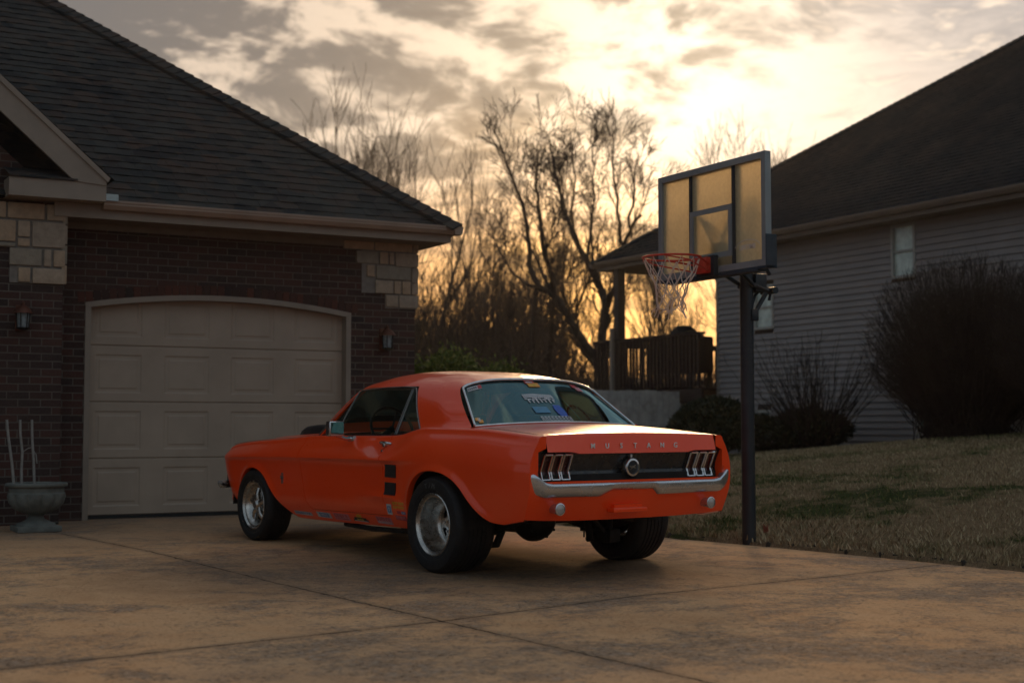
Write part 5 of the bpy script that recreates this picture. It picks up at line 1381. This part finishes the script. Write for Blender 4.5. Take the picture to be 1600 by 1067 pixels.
# tail panel: V section, upper half faces down, lower half faces the sky
VP = [(-1.085, .850), (-1.072, .846), (-1.018, .728), (-1.019, .716), (-1.040, .655), (-1.050, .646), (-1.115, .641)]
bm = grid_bm([[(x, y, z) for x, z in VP] for y in np.linspace(-.802, .802, 9)], flip=False); bmesh.ops.recalc_face_normals(bm, faces=bm.faces[:]); me = bpy.data.meshes.new('tail_panel'); bm.to_mesh(me); bm.free()
M_tail = smat('dark_blue_black_paint', (.008, .013, .018), .26, var=.2, scale=8, bstr=.03, spec=.6)
link_mesh('tail_panel', me, M_tail, car, smooth=30)
def vpx(z): return float(np.interp(z, [.655, .716, .728, .846], [-1.040, -1.019, -1.018, -1.072]))
for s in (1, -1):
    for k, yc in enumerate((.708, .628, .548)):
        hw = .031
        Z = [.668, .69, .714, .726, .78, .828]
        # outline leans like the original: top shifted outwards a touch
        sh = lambda z: 0.
        outer = lambda z, q: (vpx(z) - q, z)
        mb = MB()
        for sd in (-1, 1):
            mb.tube([(vpx(z) - .020, s * yc + sh(z) + sd * hw, z) for z in Z], .0065, 6)
        mb.tube([(vpx(Z[0]) - .020, s * yc + sh(Z[0]) - hw, Z[0]), (vpx(Z[0]) - .020, s * yc + sh(Z[0]) + hw, Z[0])], .0065, 6); mb.tube([(vpx(Z[-1]) - .020, s * yc + sh(Z[-1]) - hw, Z[-1]), (vpx(Z[-1]) - .020, s * yc + sh(Z[-1]) + hw, Z[-1])], .008, 6)
        tl = mb.build('tail_light', M_chrome, car, smooth=40)
        rows = [[(vpx(z) - .004 - .014 * (1 - abs(q)), s * yc + sh(z) + q * hw, z) for q in (-1, -.6, 0, .6, 1)] for z in Z]
        bm = grid_bm(rows); bmesh.ops.recalc_face_normals(bm, faces=bm.faces[:]); me = bpy.data.meshes.new('lens'); bm.to_mesh(me); bm.free(); link_mesh('lens', me, M_lens, tl, smooth=40)
# filler cap with running horse
mb = MB(); c0 = (-1.022, .010, .738)
mb.lathe([(.045, .0), (.056, -.02), (.064, -.040), (.064, -.056), (.058, -.066), (.046, -.068), (.043, -.060)], c0, 'x', 40); cap = mb.build('fuel_cap', M_chrome, car, smooth=35)
mb = MB(); mb.lathe([(.044, -.060), (.020, -.0605), (0, -.061)], c0, 'x', 32); mb.build('cap_face', M_black, cap)
horse = [(-.034, .006), (-.026, .010), (-.016, .007), (-.004, .009), (.008, .010), (.016, .016), (.022, .020), (.026, .017), (.030, .010), (.027, .008), (.022, .011), (.018, .003), (.022, -.002), (.030, -.004), (.034, -.010), (.028, -.008), (.018, -.006), (.012, -.004), (.000, -.004), (-.008, -.010), (-.018, -.014), (-.028, -.014), (-.020, -.010), (-.012, -.005), (-.016, .000), (-.026, .005)]
def emblem(mb, c, s, axis, sgn=1, th=.003):
    if axis == 'x': mb.prism([(c[1] - p[0] * s, c[2] + p[1] * s) for p in horse], 'x', c[0] - th, c[0])
    else: mb.prism([(c[0] + p[0] * s, c[2] + p[1] * s) for p in horse], 'y', c[1], c[1] + sgn * th)
mb = MB(); emblem(mb, (-1.0835, .010, .738), .95, 'x'); mb.build('horse_emblem', M_chrome, cap)
# reversing lamps, plate step, lower trim
for s in (1, -1):
    y = s * .655; xx = xwarp(-1.10, .487) - .004
    mb = MB(); mb.lathe([(.030, .03), (.033, -.055), (.039, -.062), (.040, -.074), (.032, -.076)], (xx, y, .488), 'x', 24); rl = mb.build('reverse_light', M_bumper, car, smooth=35)
    mb = MB(); mb.lathe([(.032, -.074), (.02, -.078), (0, -.080)], (xx, y, .488), 'x', 24); mb.build('lens', smat('clear_lens', (.42, .40, .38), .15, .3, bstr=0), rl, smooth=60)
mb = MB(); mb.box((-1.125, -.085, .448), (-1.055, .205, .478), bev=.006); mb.box((-1.10, -.06, .478), (-1.06, .18, .50)); mb.build('plate_bracket', M_paint, car, smooth=40)
# dummy vents behind the door
for s in (1, -1):
    for z0, z1 in ((.497, .585), (.621, .712)):
        mb = MB(); XV = list(np.linspace(.468, .626, 7)); ZV = list(np.linspace(z0, z1, 5))
        fr_ = [[(x, s * (side_y(x, z) + .006), z) for z in ZV] for x in XV]; bk_ = [[(x, s * (side_y(x, z) - .01), z) for z in ZV] for x in XV]
        P_ = [[bk_[0][k] for k in range(5)]] + fr_ + [[bk_[-1][k] for k in range(5)]]
        P_ = [[(q[0][0], q[0][1] - s * .016, q[0][2])] + q + [(q[-1][0], q[-1][1] - s * .016, q[-1][2])] for q in P_]
        bm = grid_bm(P_); bmesh.ops.recalc_face_normals(bm, faces=bm.faces[:]); mb.bm(bm); mb.build('side_vent', M_black, car, smooth=30)
mb = MB(); ex, ez = 2.25, .545; y = side_y(ex, ez); emblem(mb, (ex, y - .002, ez), 1.0, 'y', 1, .006)
for k in (-1, 0, 1): mb.box((ex - .006 + k * .012 - .004, y - .003, ez - .045), (ex - .006 + k * .012 + .004, y + .003, ez + .042))
mb.build('fender_badge', M_chrome, car)
# decals along the sill and on the quarter
def decal(name, x0, x1, z0, z1, strokes, base=None, parent=body, slant=.0):
    """sheets hugging the body side; strokes are (fx0,fz0,fx1,fz1,material)"""
    def P(x, z, q): return (x, side_y(x, z) + q, z)
    def sheet(a, b_, c, d_, m_, q, nm, par):
        bm = grid_bm([[P(a + (b_ - a) * i / 4, c + (d_ - c) * k / 2, q) for k in range(3)] for i in range(5)]); me = bpy.data.meshes.new(nm); bm.to_mesh(me); bm.free(); me.flip_normals(); return me
    mb = MB(); mats = []
    def put(a, b_, c, d_, m_, q):
        if m_ not in mats: mats.append(m_)
        vs = [P(a + (b_ - a) * i / 4, c + (d_ - c) * k / 2, q) for i in range(5) for k in range(3)]; mb.add(vs, [(i * 3 + k, i * 3 + k + 1, (i + 1) * 3 + k + 1, (i + 1) * 3 + k) for i in range(4) for k in range(2)], mats.index(m_))
    if base: put(x0, x1, z0, z1, base, .0015)
    for fx0, fz0, fx1, fz1, m_ in strokes: put(x1 + (x0 - x1) * fx0, x1 + (x0 - x1) * fx1, z0 + (z1 - z0) * fz0, z0 + (z1 - z0) * fz1, m_, .0028)
    return mb.build(name, mats, car)
D = lambda nm, c: smat(nm, c, .5, var=.2, scale=30, bstr=0)
dW, dB, dR, dY, dK, dP = D('decal_white', (.42, .42, .42)), D('decal_blue', (.04, .12, .30)), D('decal_red', (.45, .04, .05)), D('decal_yellow', (.60, .40, .04)), D('decal_black', (.015, .015, .015)), D('decal_pink', (.55, .20, .22))
def letters(n, m_, z0=.25, z1=.75, x0=.06, x1=.94, seed=0):
    r = random.Random(seed); o_ = []; p = (x1 - x0) / n
    for i in range(n):
        a = x0 + p * i; b_ = a + p * .72; k = r.randrange(4); t = p * .22; h_ = z1 - z0
        o_.append((a, z0, a + t, z1, m_))
        if k in (0, 2): o_.append((b_ - t, z0, b_, z1, m_))
        if k in (0, 1, 3): o_.append((a, z1 - h_ * .22, b_, z1, m_))
        if k in (1, 2): o_.append((a, z0, b_, z0 + h_ * .22, m_))
        o_.append((a, z0 + h_ * .42, b_, z0 + h_ * .58, m_))
    return o_
decal('decal', 1.83, 2.12, .262, .290, letters(8, dB, .2, .8, seed=1), dW)
decal('decal', 1.52, 1.74, .262, .305, [(.2, .15, .85, .85, dB)] + letters(5, dW, .3, .7, .25, .8, seed=2), dW)
decal('decal', 1.235, 1.47, .260, .312, letters(5, dR, .40, .92, seed=3) + letters(10, dR, .1, .3, seed=4), dP)
decal('decal', .955, 1.175, .270, .320, [(0, .0, 1, .35, dK), (.1, .35, .9, .6, dK), (.3, .3, .38, 1.0, dY), (.42, .25, .50, 1.1, dY), (.54, .25, .62, 1.05, dY), (.25, .2, .68, .45, dY), (.05, .0, .95, .12, dW)], None)
decal('decal', .60, .82, .275, .328, letters(6, dR, .45, .95, seed=5) + letters(9, dW, .1, .32, seed=6), dP)
decal('decal', .545, .615, .355, .430, [(.2, .2, .8, .8, dB), (.35, .3, .65, .7, dW)], dW)
decal('decal', .335, .525, .405, .452, letters(6, dY, .55, 1., seed=7) + letters(6, dY, .0, .4, seed=8), None)
decal('decal', .335, .40, .368, .388, letters(4, dW, .2, .8, seed=9), dB)
decal('decal', .345, .51, .322, .356, letters(7, dP, .2, .9, seed=10), dR)
decal('decal', .40, .47, .366, .392, [(.1, .1, .9, .9, dR)], None)
# ---- glazing
def ruled(T, B, n_=9):
    return [[tuple(Vector(a).lerp(Vector(b_), t)) for a, b_ in zip(T, B)] for t in np.linspace(0, 1, n_)]
top_curve = []; Lc = gh_pts(.09, 1)[NLOW - 1:]; Rc = gh_pts(.09, -1)[NLOW - 1:][::-1]
top_curve = Lc + Rc[1:]
def bot_at(y): u = y / .602; return (glass_base(u) + .012, u * .728, topz(glass_base(u), u * .728) + .006)
bot_curve = [bot_at(p[1]) for p in top_curve]
def inset(p, k): return (p[0] + .010 * 1, p[1], p[2] - .012)
bl = ruled([(p[0] - .006, p[1] * .985, p[2] - .012) for p in top_curve], [(p[0] + .0, p[1] * .992, p[2] - .002) for p in bot_curve])
bm = grid_bm(bl); bmesh.ops.recalc_face_normals(bm, faces=bm.faces[:]); me = bpy.data.meshes.new('rear_window'); bm.to_mesh(me); bm.free(); rw = link_mesh('rear_window', me, M_glass2, car, smooth=60)
mb = MB(); tc = [(p[0] - .012, p[1] * .985, p[2] - .004) for p in top_curve]; bc = [(p[0] - .004, p[1] * .990, p[2] + .002) for p in bot_curve]
mb.tube(tc, .0115, 8); mb.tube(bc, .008, 8)
for i in (0, -1): mb.tube([Vector(tc[i]).lerp(Vector(bc[i]), t) + Vector((-.002, 0, .004)) for t in np.linspace(0, 1, 8)], .0095, 8)
mb.build('trim', M_chrome, rw, smooth=50)
def blp(fx, fy, q=.004):
    """point on the backlight: fx 0 left..1 right, fy 0 top..1 bottom"""
    n_ = len(top_curve) - 1; w_ = .585 * (1 - 2 * fx); 
    ys__ = [p[1] for p in bl[0]]; f = float(np.interp(-w_, [-y for y in ys__], range(len(ys__)))); i = min(n_ - 1, int(f)); fr = f - i
    a = Vector(bl[0][i]).lerp(Vector(bl[0][i + 1]), fr); b_ = Vector(bl[-1][i]).lerp(Vector(bl[-1][i + 1]), fr); p = a.lerp(b_, fy); return (p.x - q * .7, p.y, p.z + q)
def gdecal(x0, x1, y0, y1, strokes, base=None, name='sticker', shear=0):
    mb = MB(); mats = []
    def put(a, b_, c, d_, m_, q):
        if m_ not in mats: mats.append(m_)
        A = [x0 + (x1 - x0) * v for v in np.linspace(a, b_, 4)]; C_ = [y0 + (y1 - y0) * v for v in (c, d_)]
        mb.add([blp(x, y, q) for x in A for y in C_], [(2 * i, 2 * i + 1, 2 * i + 3, 2 * i + 2) for i in range(3)], mats.index(m_))
    if base: put(0, 1, 0, 1, base, .003)
    for s_ in strokes: put(*[s_[0], s_[2], s_[1], s_[3], s_[4]], .0045)
    return mb.build(name, mats, rw)
dTeal = D('decal_light_blue', (.06, .22, .36)); dBl = D('decal_deep_blue', (.02, .10, .42)); dWt = D('decal_pale', (.50, .50, .52)); dOr = D('decal_orange', (.70, .30, .05))
gdecal(.030, .125, .05, .145, letters(5, dK, .25, .75, .04, .70, seed=11) + [(.74, .1, 1.0, .9, dR)], dWt)
gdecal(.44, .535, .02, .17, [(.0, .0, .75, .42, dR), (.1, .3, 1.0, .95, dOr), (.2, .5, .9, .8, dY), (.1, .08, .6, .3, dWt)])
gdecal(.80, .865, .05, .20, [(0, 0, .7, .55, dR), (.25, .3, 1.0, 1.0, dP), (.4, .45, .8, .7, dWt)])
# big lettered sticker as two ragged lines of pale strokes
r_ = random.Random(4); st_ = []
for i in range(15):
    a = i / 15; st_.append((a, .05 + .18 * abs(a - .35), a + .052, .48 + r_.uniform(-.05, .06), dWt)); 
    if i % 2: st_.append((a + .01, .55 + .1 * abs(a - .5), a + .055, .95 + r_.uniform(-.08, .05), dWt))
    st_.append((a + .015, .25, a + .04, .33, dTeal))
for i in range(9): st_.append((i / 9, .5 + .04 * (i % 3), i / 9 + .09, .60 + .04 * (i % 3), dWt))
gdecal(.355, .56, .32, .56, st_)
gdecal(.365, .46, .62, .80, [(0, .1, 1, .9, dTeal)]); gdecal(.50, .56, .60, .86, [(.1, 0, .9, 1, dBl), (0, .2, 1, .8, dBl)])
gdecal(.375, .57, .86, .965, letters(9, dWt, 0, 1, 0, 1, seed=13))
gdecal(.012, .05, .80, .95, [(0, 0, .5, .5, dOr), (.4, .4, 1., .9, dOr), (.3, .1, .7, .6, dWt)])
# windscreen
ws_top = [tuple(Vector(p)) for p in (gh_pts(1.42, 1)[NLOW - 1:] + gh_pts(1.42, -1)[NLOW - 1:][::-1][1:])]
ws_bot = [(1.80 + .12 * (1 - (p[1] / .605) ** 2), p[1] / .605 * .745, .905 + .02 * (1 - (p[1] / .605) ** 2)) for p in ws_top]
bm = grid_bm(ruled(ws_top, ws_bot)); bmesh.ops.recalc_face_normals(bm, faces=bm.faces[:]); me = bpy.data.meshes.new('windscreen'); bm.to_mesh(me); bm.free(); link_mesh('windscreen', me, M_glass, car, smooth=60)
# side windows: outline follows the drip rail
for s in (1, -1):
    def edge(a): return Vector(gh_pts(a, s)[NLOW - 1])
    pil_e = [Vector(p) for p in gh_pts(AW, s)[:NLOW]]
    rail = [Vector((1.80, s * .772, .900))] + [Vector((1.80, s * .772, .900)).lerp(edge(1.42), t) + Vector((-.012, s * .012, 0)) for t in (.25, .5, .75)] + [edge(a) + Vector((0, s * .006, -.004)) for a in (1.40, 1.2, 1.0, .85, .72)] + [Vector((AW + .012, s * .640, 1.262))] + [p + Vector((.004, s * .006, 0)) for p in pil_e[::-1][2:]]
    mb = MB(); mb.tube(rail, .006, 8); wtr = mb.build('window_trim', M_trimd, car, smooth=50)
    # belt dip behind the door
    T = []; Bt = []
    for t in np.linspace(0, 1, 13):
        x = 1.76 + (.31 - 1.76) * t; Bt.append(Vector((x, s * .752, zt_f(x) - .004)))
        if x > 1.39: q = (1.78 - x) / (1.78 - 1.40); zt2 = .905 + (1.262 - .905) * q; yy2 = .755 - (.755 - .61) * q
        else: zt2 = 1.274; yy2 = .612
        xt = x
        if t > .75: xt = x + (t - .75) / .25 * (AW - .31); 
        T.append(Vector((xt, s * yy2, zt2)))
    bm = grid_bm(ruled([tuple(v) for v in T], [tuple(v) for v in Bt])); bmesh.ops.recalc_face_normals(bm, faces=bm.faces[:]); me = bpy.data.meshes.new('side_window'); bm.to_mesh(me); bm.free(); link_mesh('side_window', me, M_glass, car, smooth=60)
    mb = MB()
    mb.tube([(.640, s * .622, 1.262), (.650, s * .700, 1.08), (.665, s * .760, .915)], .0075, 6); mb.tube([(.663, s * .622, 1.262), (.676, s * .700, 1.08), (.692, s * .760, .915)], .004, 6)
    mb.tube([(1.44, s * .615, 1.245), (1.50, s * .700, 1.06), (1.53, s * .762, .905)], .007, 6)
    mb.tube([(1.40, s * .617, 1.250), (1.0, s * .617, 1.256), (.66, s * .620, 1.256)], .004, 6)
    mb.build('window_divider', M_trimd, wtr, smooth=50)
    mb = MB()
    bpts = [(x, s * .762, zt_f(x) + .004) for x in np.linspace(1.80, .33, 24)]; mb.tube(bpts, .006, 6); mb.build('belt_seal', M_black, wtr)
# mirror
mb = MB(); mx, my, mz = 1.20, .955, .958
mb.box((mx - .01, my - .064, mz - .058), (mx + .055, my + .064, mz + .058), bev=.014); mb.tube([(mx + .03, my - .02, mz - .05), (mx + .03, .86, mz - .075), (mx + .03, .80, mz - .075)], .014, 8); mb.box((mx - .01, .775, mz - .095), (mx + .085, .815, mz - .055), bev=.01)
mr = mb.build('side_mirror', M_chrome, car, smooth=40)
mb = MB(); mb.box((mx - .0125, my - .054, mz - .048), (mx - .0105, my + .054, mz + .048)); mb.build('mirror_glass', mat('mirror_glass', (.45, .72, .66), .04, 1.0), mr)
# ---- cabin
mb = MB()
mb.box((.10, -.70, .33), (1.85, .70, .36)); mb.box((-.25, -.70, .36), (.10, .70, .62)); mb.box((-.30, -.68, .60), (-.22, .68, .955)); mb.box((-.42, -.70, .945), (-.22, .70, .965)); mb.box((1.45, -.70, .62), (1.80, .70, .90), bev=.04)
for s in (-1, 1): mb.box((.3, s * .74 - .02, .36), (1.85, s * .74 + .0, .885))
mb.build('cabin_floor', M_int, car)
# headlining under the roof skin
for_l = [[(p[0], p[1] * .97, p[2] - .022) for p in gh_pts(a, 1)[NLOW - 1:] + gh_pts(a, -1)[NLOW - 1:][::-1][1:]] for a in np.linspace(.12, 1.40, 10)]
bm = grid_bm(for_l); me = bpy.data.meshes.new('headlining'); bm.to_mesh(me); bm.free(); link_mesh('headlining', me, M_int, car, smooth=60)
for s in (1, -1):
    mb = MB()
    st = [(x, z) for x, z in [(.58, .55), (.50, .75), (.42, .98), (.44, 1.06), (.50, 1.07), (.55, .98), (.66, .70), (1.08, .66), (1.12, .60), (1.10, .48), (.62, .46)]]
    mb.prism(st, 'y', s * .36 - .24, s * .36 + .24); so = mb.build('front_seat', M_int, car, smooth=30)
mb = MB(); mb.prism([(-.25, .60), (-.27, .95), (-.18, .97), (-.10, .72), (.25, .66), (.28, .5), (-.2, .48)], 'y', -.6, .6); mb.build('rear_seat', M_int, car)
cw = Vector((1.36, .37, .955)); nw = Vector((-.87, 0, .42)).normalized(); ua = Vector((0, 1, 0)); ub = nw.cross(ua)
mb = MB(); mb.tube([cw + ua * math.cos(a) * .185 + ub * math.sin(a) * .185 for a in [2 * math.pi * i / 36 for i in range(36)]], .012, 8, closed=True)
for a in (0, 2.1, 4.2): mb.tube([cw, cw + ua * math.cos(a) * .185 + ub * math.sin(a) * .185], .009, 6)
mb.tube([cw, cw - nw * .2], .025, 8); mb.build('steering_wheel', M_int, car, smooth=50)
mb = MB(); mb.box((1.40, -.09, 1.17), (1.415, .09, 1.225), bev=.005); mb.tube([(1.41, 0, 1.22), (1.44, 0, 1.30)], .006, 6); mb.build('inside_mirror', M_black, car)
# ---- underside
mb = MB()
mb.box((.33, -.70, .27), (2.1, .70, .33)); mb.box((-1.0, -.60, .43), (.33, .60, .47)); mb.box((-1.05, -.78, .47), (-.5, .78, .70)); mb.box((2.1, -.55, .25), (3.2, .55, .55)); mb.box((1.84, -.78, .26), (1.90, .78, .86)); mb.box((.30, -.78, .28), (.34, .78, .60))
mb.box((-1.0, -.80, .425), (-.62, .80, .47))
mb.build('underbody', M_under, car)
for s in (1, -1):
    for cx_, r_w, z_ in ((0, .40, .33), (2.80, .40, .30)):
        mb = MB(); v1 = []; v2 = []
        for a in np.linspace(0, math.pi, 19): v1.append((cx_ + r_w * math.cos(a), s * .845, z_ + r_w * math.sin(a) - .02)); v2.append((cx_ + r_w * math.cos(a), s * .50, z_ + r_w * math.sin(a) - .02))
        mb.add(v1 + v2, [(i, i + 1, 20 + i - 1 + 0, 19 + i) for i in range(18)]); mb.add(v2 + [(cx_, s * .50, z_ - .1)], [tuple(range(19)) + (19,)])
        mb.build('wheel_housing', M_under, car)
M_axle = smat('greasy_axle_metal', (.02, .018, .017), .6, .5, var=.4, scale=12)
mb = MB(); mb.tube([(0, -.62, .33), (0, .62, .33)], .042, 12); mb.lathe([(0, -.16), (.08, -.155), (.13, -.11), (.155, -.05), (.16, 0), (.14, .06), (.07, .13), (.05, .2)], (-.02, 0.03, .33), 'x', 24); 
for k in range(10):
    a = k * math.pi / 5; mb.lathe([(0, -.125), (.010, -.125), (.010, -.10)], (-.02, .03 + .125 * math.cos(a), .33 + .125 * math.sin(a)), 'x', 6)
mb.build('rear_axle', M_axle, car, smooth=40)
for s in (1, -1):
    mb = MB(); y = s * .53
    for k in range(4):
        l = .62 - k * .12; mb.tube([(-l, y, .285 + .10 * (l / .62) ** 2 + k * -.012), (-l * .5, y, .262 - k * .012 + .02), (0, y, .262 - k * .012), (l * .5, y, .262 - k * .012 + .02), (l, y, .285 + .1 * (l / .62) ** 2 - k * .012)], .012, 6)
    mb.box((-.07, y - .05, .215), (.07, y + .05, .245), bev=.005)
    for a in (-.045, .045):
        for b_ in (-.03, .03): mb.tube([(a, y + b_, .17), (a, y + b_, .40)], .007, 6)
    mb.tube([(-.60, y, .36), (-.60, y, .46)], .02, 8); mb.tube([(-.64, y - .03, .38), (-.64, y + .03, .38)], .02, 8)
    mb.build('leaf_spring', M_axle, car, smooth=40)
    mb = MB(); mb.tube([(-.12, s * .42, .17), (-.16, s * .36, .36), (-.18, s * .33, .46)], [.026, .028, .02], 10); mb.tube([(-.115, s * .46, .175), (-.115, s * .40, .175)], .022, 8); mb.build('shock_absorber', M_axle, car, smooth=40)
mb = MB(); mb.tube([(-.55, .10, .40), (-.60, -.25, .37), (-.62, -.40, .35)], .014, 8); mb.box((-.42, -.46, .17), (-.30, -.36, .27), bev=.015); mb.tube([(-.36, -.41, .25), (-.36, -.41, .45)], .02, 8)
mb.tube([(-.33, -.20, .40), (-.36, -.40, .22)], .016, 8); mb.build('suspension_bracket', M_axle, car, smooth=40)
for s in (1, -1):
    mb = MB(); mb.tube([(.35, s * .28, .24), (1.0, s * .30, .22), (1.9, s * .30, .23)], .032, 10); mb.lathe([(0, -.25), (.06, -.24), (.065, 0), (.065, .24), (0, .25)], (.75, s * .29, .235), 'x', 16); mb.build('exhaust', M_axle, car, smooth=40)
mb = MB(); mb.tube([(1.42, .74, .225), (1.0, .76, .220), (.5, .74, .235)], [.018, .02, .018], 8); mb.build('side_pipe', M_axle, car, smooth=40)
# ---- wheels
def wheel(x, s, Rt, Wt, yo, Rr, dish, kind, lab=None):
    """yo = outer face of the rim; built facing +y then mirrored"""
    mb = MB(); h2 = Wt / 2
    pr = [(Rr - .012, h2 - .035), (Rr + .003, h2 - .012), (Rr + .02, h2 - .002), (Rr + .03, h2 - .003), (Rr + .033, h2 + .001), (Rr + (Rt - Rr) * .50, h2 + .007), (Rr + (Rt - Rr) * .72, h2 + .003), (Rr + (Rt - Rr) * .80, h2 + .002), (Rr + (Rt - Rr) * .88, h2 - .008), (Rt - .006, h2 - .022), (Rt - .001, h2 - .036), (Rt, h2 - .05)]
    tread = []
    nt = 6
    for k in range(nt):
        y0 = (h2 - .05) - (Wt - .10) * k / nt; y1 = (h2 - .05) - (Wt - .10) * (k + 1) / nt
        tread += [(Rt, y0 - .004), (Rt, y1 + .006), (Rt - .006, y1 + .004), (Rt - .006, y1 - .002)] if k < nt - 1 else [(Rt, y0 - .004), (Rt, y1)]
    full = pr + tread + [(r, -y) for r, y in pr[::-1]]
    c = (x, s * (yo - h2 + .010), Rt - .004)
    fl = [(r, s * y) for r, y in full]
    mb.lathe(fl, c, 'y', 72); 
    if s > 0: mb.f = [f[::-1] for f in mb.f]
    ty = mb
    root = MB()
    # rim
    yr = yo; P = [(Rr - .006, -.022), (Rr + .002, -.012), (Rr + .004, 0), (Rr - .003, .003), (Rr - .008, -.004), (Rr - .013, -.012), (Rr - .024, -.016), (Rr - .028, -.030), (Rr - .034, -dish * .6), (Rr - .044, -dish * .9), (Rr - .060, -dish - .002), (Rr - .066, -dish - .006)]
    root.lathe([(r, s * y) for r, y in P], (x, s * yr, c[2]), 'y', 64)
    if s > 0: root.f = [f[::-1] for f in root.f]
    rm = root.build('wheel', M_rimm, car, smooth=35)
    tyo = ty.build('tyre', M_tyre, rm, smooth=40)
    # centre
    mb = MB(); Rc = Rr - .060; yc = s * (yr - dish)
    if kind == 'slot':
        N = 60
        # disc with five rounded triangular holes: polar grid, faces over the holes left out
        rr_ = [.055, .070, .092, .115, .130, Rc]; vs = []; fs = []
        for i, r in enumerate(rr_):
            for j in range(N): a = 2 * math.pi * j / N; vs.append((x + r * math.cos(a), yc + s * (.012 if i in (1, 2, 3) else 0.) , c[2] + r * math.sin(a)))
        for i in range(len(rr_) - 1):
            for j in range(N):
                ph = (j + .5) % 12; half = {1: 1.6, 2: 2.6, 3: 3.6}.get(i, 0)
                if abs(ph - 6) < half: continue
                fs.append((i * N + j, i * N + (j + 1) % N, (i + 1) * N + (j + 1) % N, (i + 1) * N + j))
        if s > 0: fs = [f[::-1] for f in fs]
        mb.add(vs, fs); mb.add([(v[0], v[1] - s * .008, v[2]) for v in vs], [f[::-1] for f in fs])
        mb.lathe([(0, s * .045), (.022, s * .045), (.028, s * .030), (.034, s * .012), (.058, s * .006), (.058, -s * .01)], (x, yc, c[2]), 'y', 24)
    else:
        for k in range(5):
            a = k * 2 * math.pi / 5 + .3; ca, sa = math.cos(a), math.sin(a); pp = []
            for r, w_, h_ in [(.04, .030, .030), (.09, .024, .034), (.14, .022, .020), (Rc + .008, .030, .0)]:
                for q in (-1, -.5, .5, 1): pp.append((x + r * ca - q * w_ * sa, yc + s * (h_ + (0 if abs(q) == 1 else .010)), c[2] + r * sa + q * w_ * ca))
            fs = [(i * 4 + j, i * 4 + j + 1, (i + 1) * 4 + j + 1, (i + 1) * 4 + j) for i in range(3) for j in range(3)]
            mb.add(pp, [f[::-1] for f in fs] if s < 0 else fs); mb.add([(p[0], p[1] - s * .03, p[2]) for p in pp], fs)
        mb.lathe([(0, s * .055), (.030, s * .055), (.036, s * .045), (.050, s * .032), (.055, 0)], (x, yc, c[2]), 'y', 24)
    mb.build('rim_centre', M_rimm, rm, smooth=40)
    mb = MB()
    for k in range(5):
        a = k * 2 * math.pi / 5 + .1 + (math.pi / 5 if kind != 'slot' else 0); r = .057 if kind == 'slot' else .045; mb.lathe([(0, s * .038), (.008, s * .036), (.010, s * .012), (.010, 0)], (x + r * math.cos(a), yc, c[2] + r * math.sin(a)), 'y', 8)
    mb.build('wheel_nuts', M_chrome, rm, smooth=40)
    mb = MB(); mb.lathe([(0, 0), (Rc - .01, 0), (Rc - .01, -s * .06)], (x, yc - s * .045, c[2]), 'y', 32); mb.build('brake_drum', M_under, rm)
    if kind == 'slot' and s > 0:
        for ch, a in (('M', 1.68), ('/', 1.50), ('T', 1.34)):
            r = Rr + .052; ang = a - math.pi / 2
            # letter faces +y; reading from outside, +x runs to the left
            ca, sa = math.cos(ang), math.sin(ang)
            X = Vector((-ca, 0, -sa)) ; Yv = Vector((math.cos(a), 0, math.sin(a)))
            X = Vector((-math.sin(a), 0, math.cos(a))) * 1.0
            Zv = Vector((0, 1, 0)); X = Yv.cross(Zv)
            p = Vector((x, c[1] + h2 + .008, c[2])) + Yv * r
            text_mesh('tyre_letter', ch, .050, .001, M_tlet, tyo, Matrix(((X.x, Yv.x, Zv.x, p.x), (X.y, Yv.y, Zv.y, p.y), (X.z, Yv.z, Zv.z, p.z), (0, 0, 0, 1))))
    return rm
M_tlet = smat('worn_tyre_letter', (.10, .10, .10), .7, var=.5, scale=40, bstr=0)
wheel(-.03, 1, .331, .31, .890, .210, .165, 'slot'); wheel(-.05, -1, .331, .31, .965, .210, .165, 'slot')
wheel(2.765, 1, .302, .225, .865, .200, .065, 'spoke'); wheel(2.765, -1, .302, .225, .865, .200, .065, 'spoke')
# ------------------------------------------------------------------ thin scattering volume added to imitate lens bloom on the trees
mh = bpy.data.materials.new('glow_air'); mh.use_nodes = True; th = NT(mh.node_tree); th.n.remove(th.n['Principled BSDF'])
pv = th.node('ShaderNodeVolumePrincipled'); pv.inputs['Color'].default_value = (.92, .92, .95, 1); pv.inputs['Density'].default_value = .00028; pv.inputs['Anisotropy'].default_value = .70
th.l.new(pv.outputs[0], th.n['Material Output'].inputs['Volume'])
m = MB(); m.box((-70, -12, -4.0), (110, 118, 26)); hz_ = m.build('glow_haze', mh); tag(hz_, 'thin scattering volume added for a soft glow round the trees', 'glow_haze', kind='stuff')
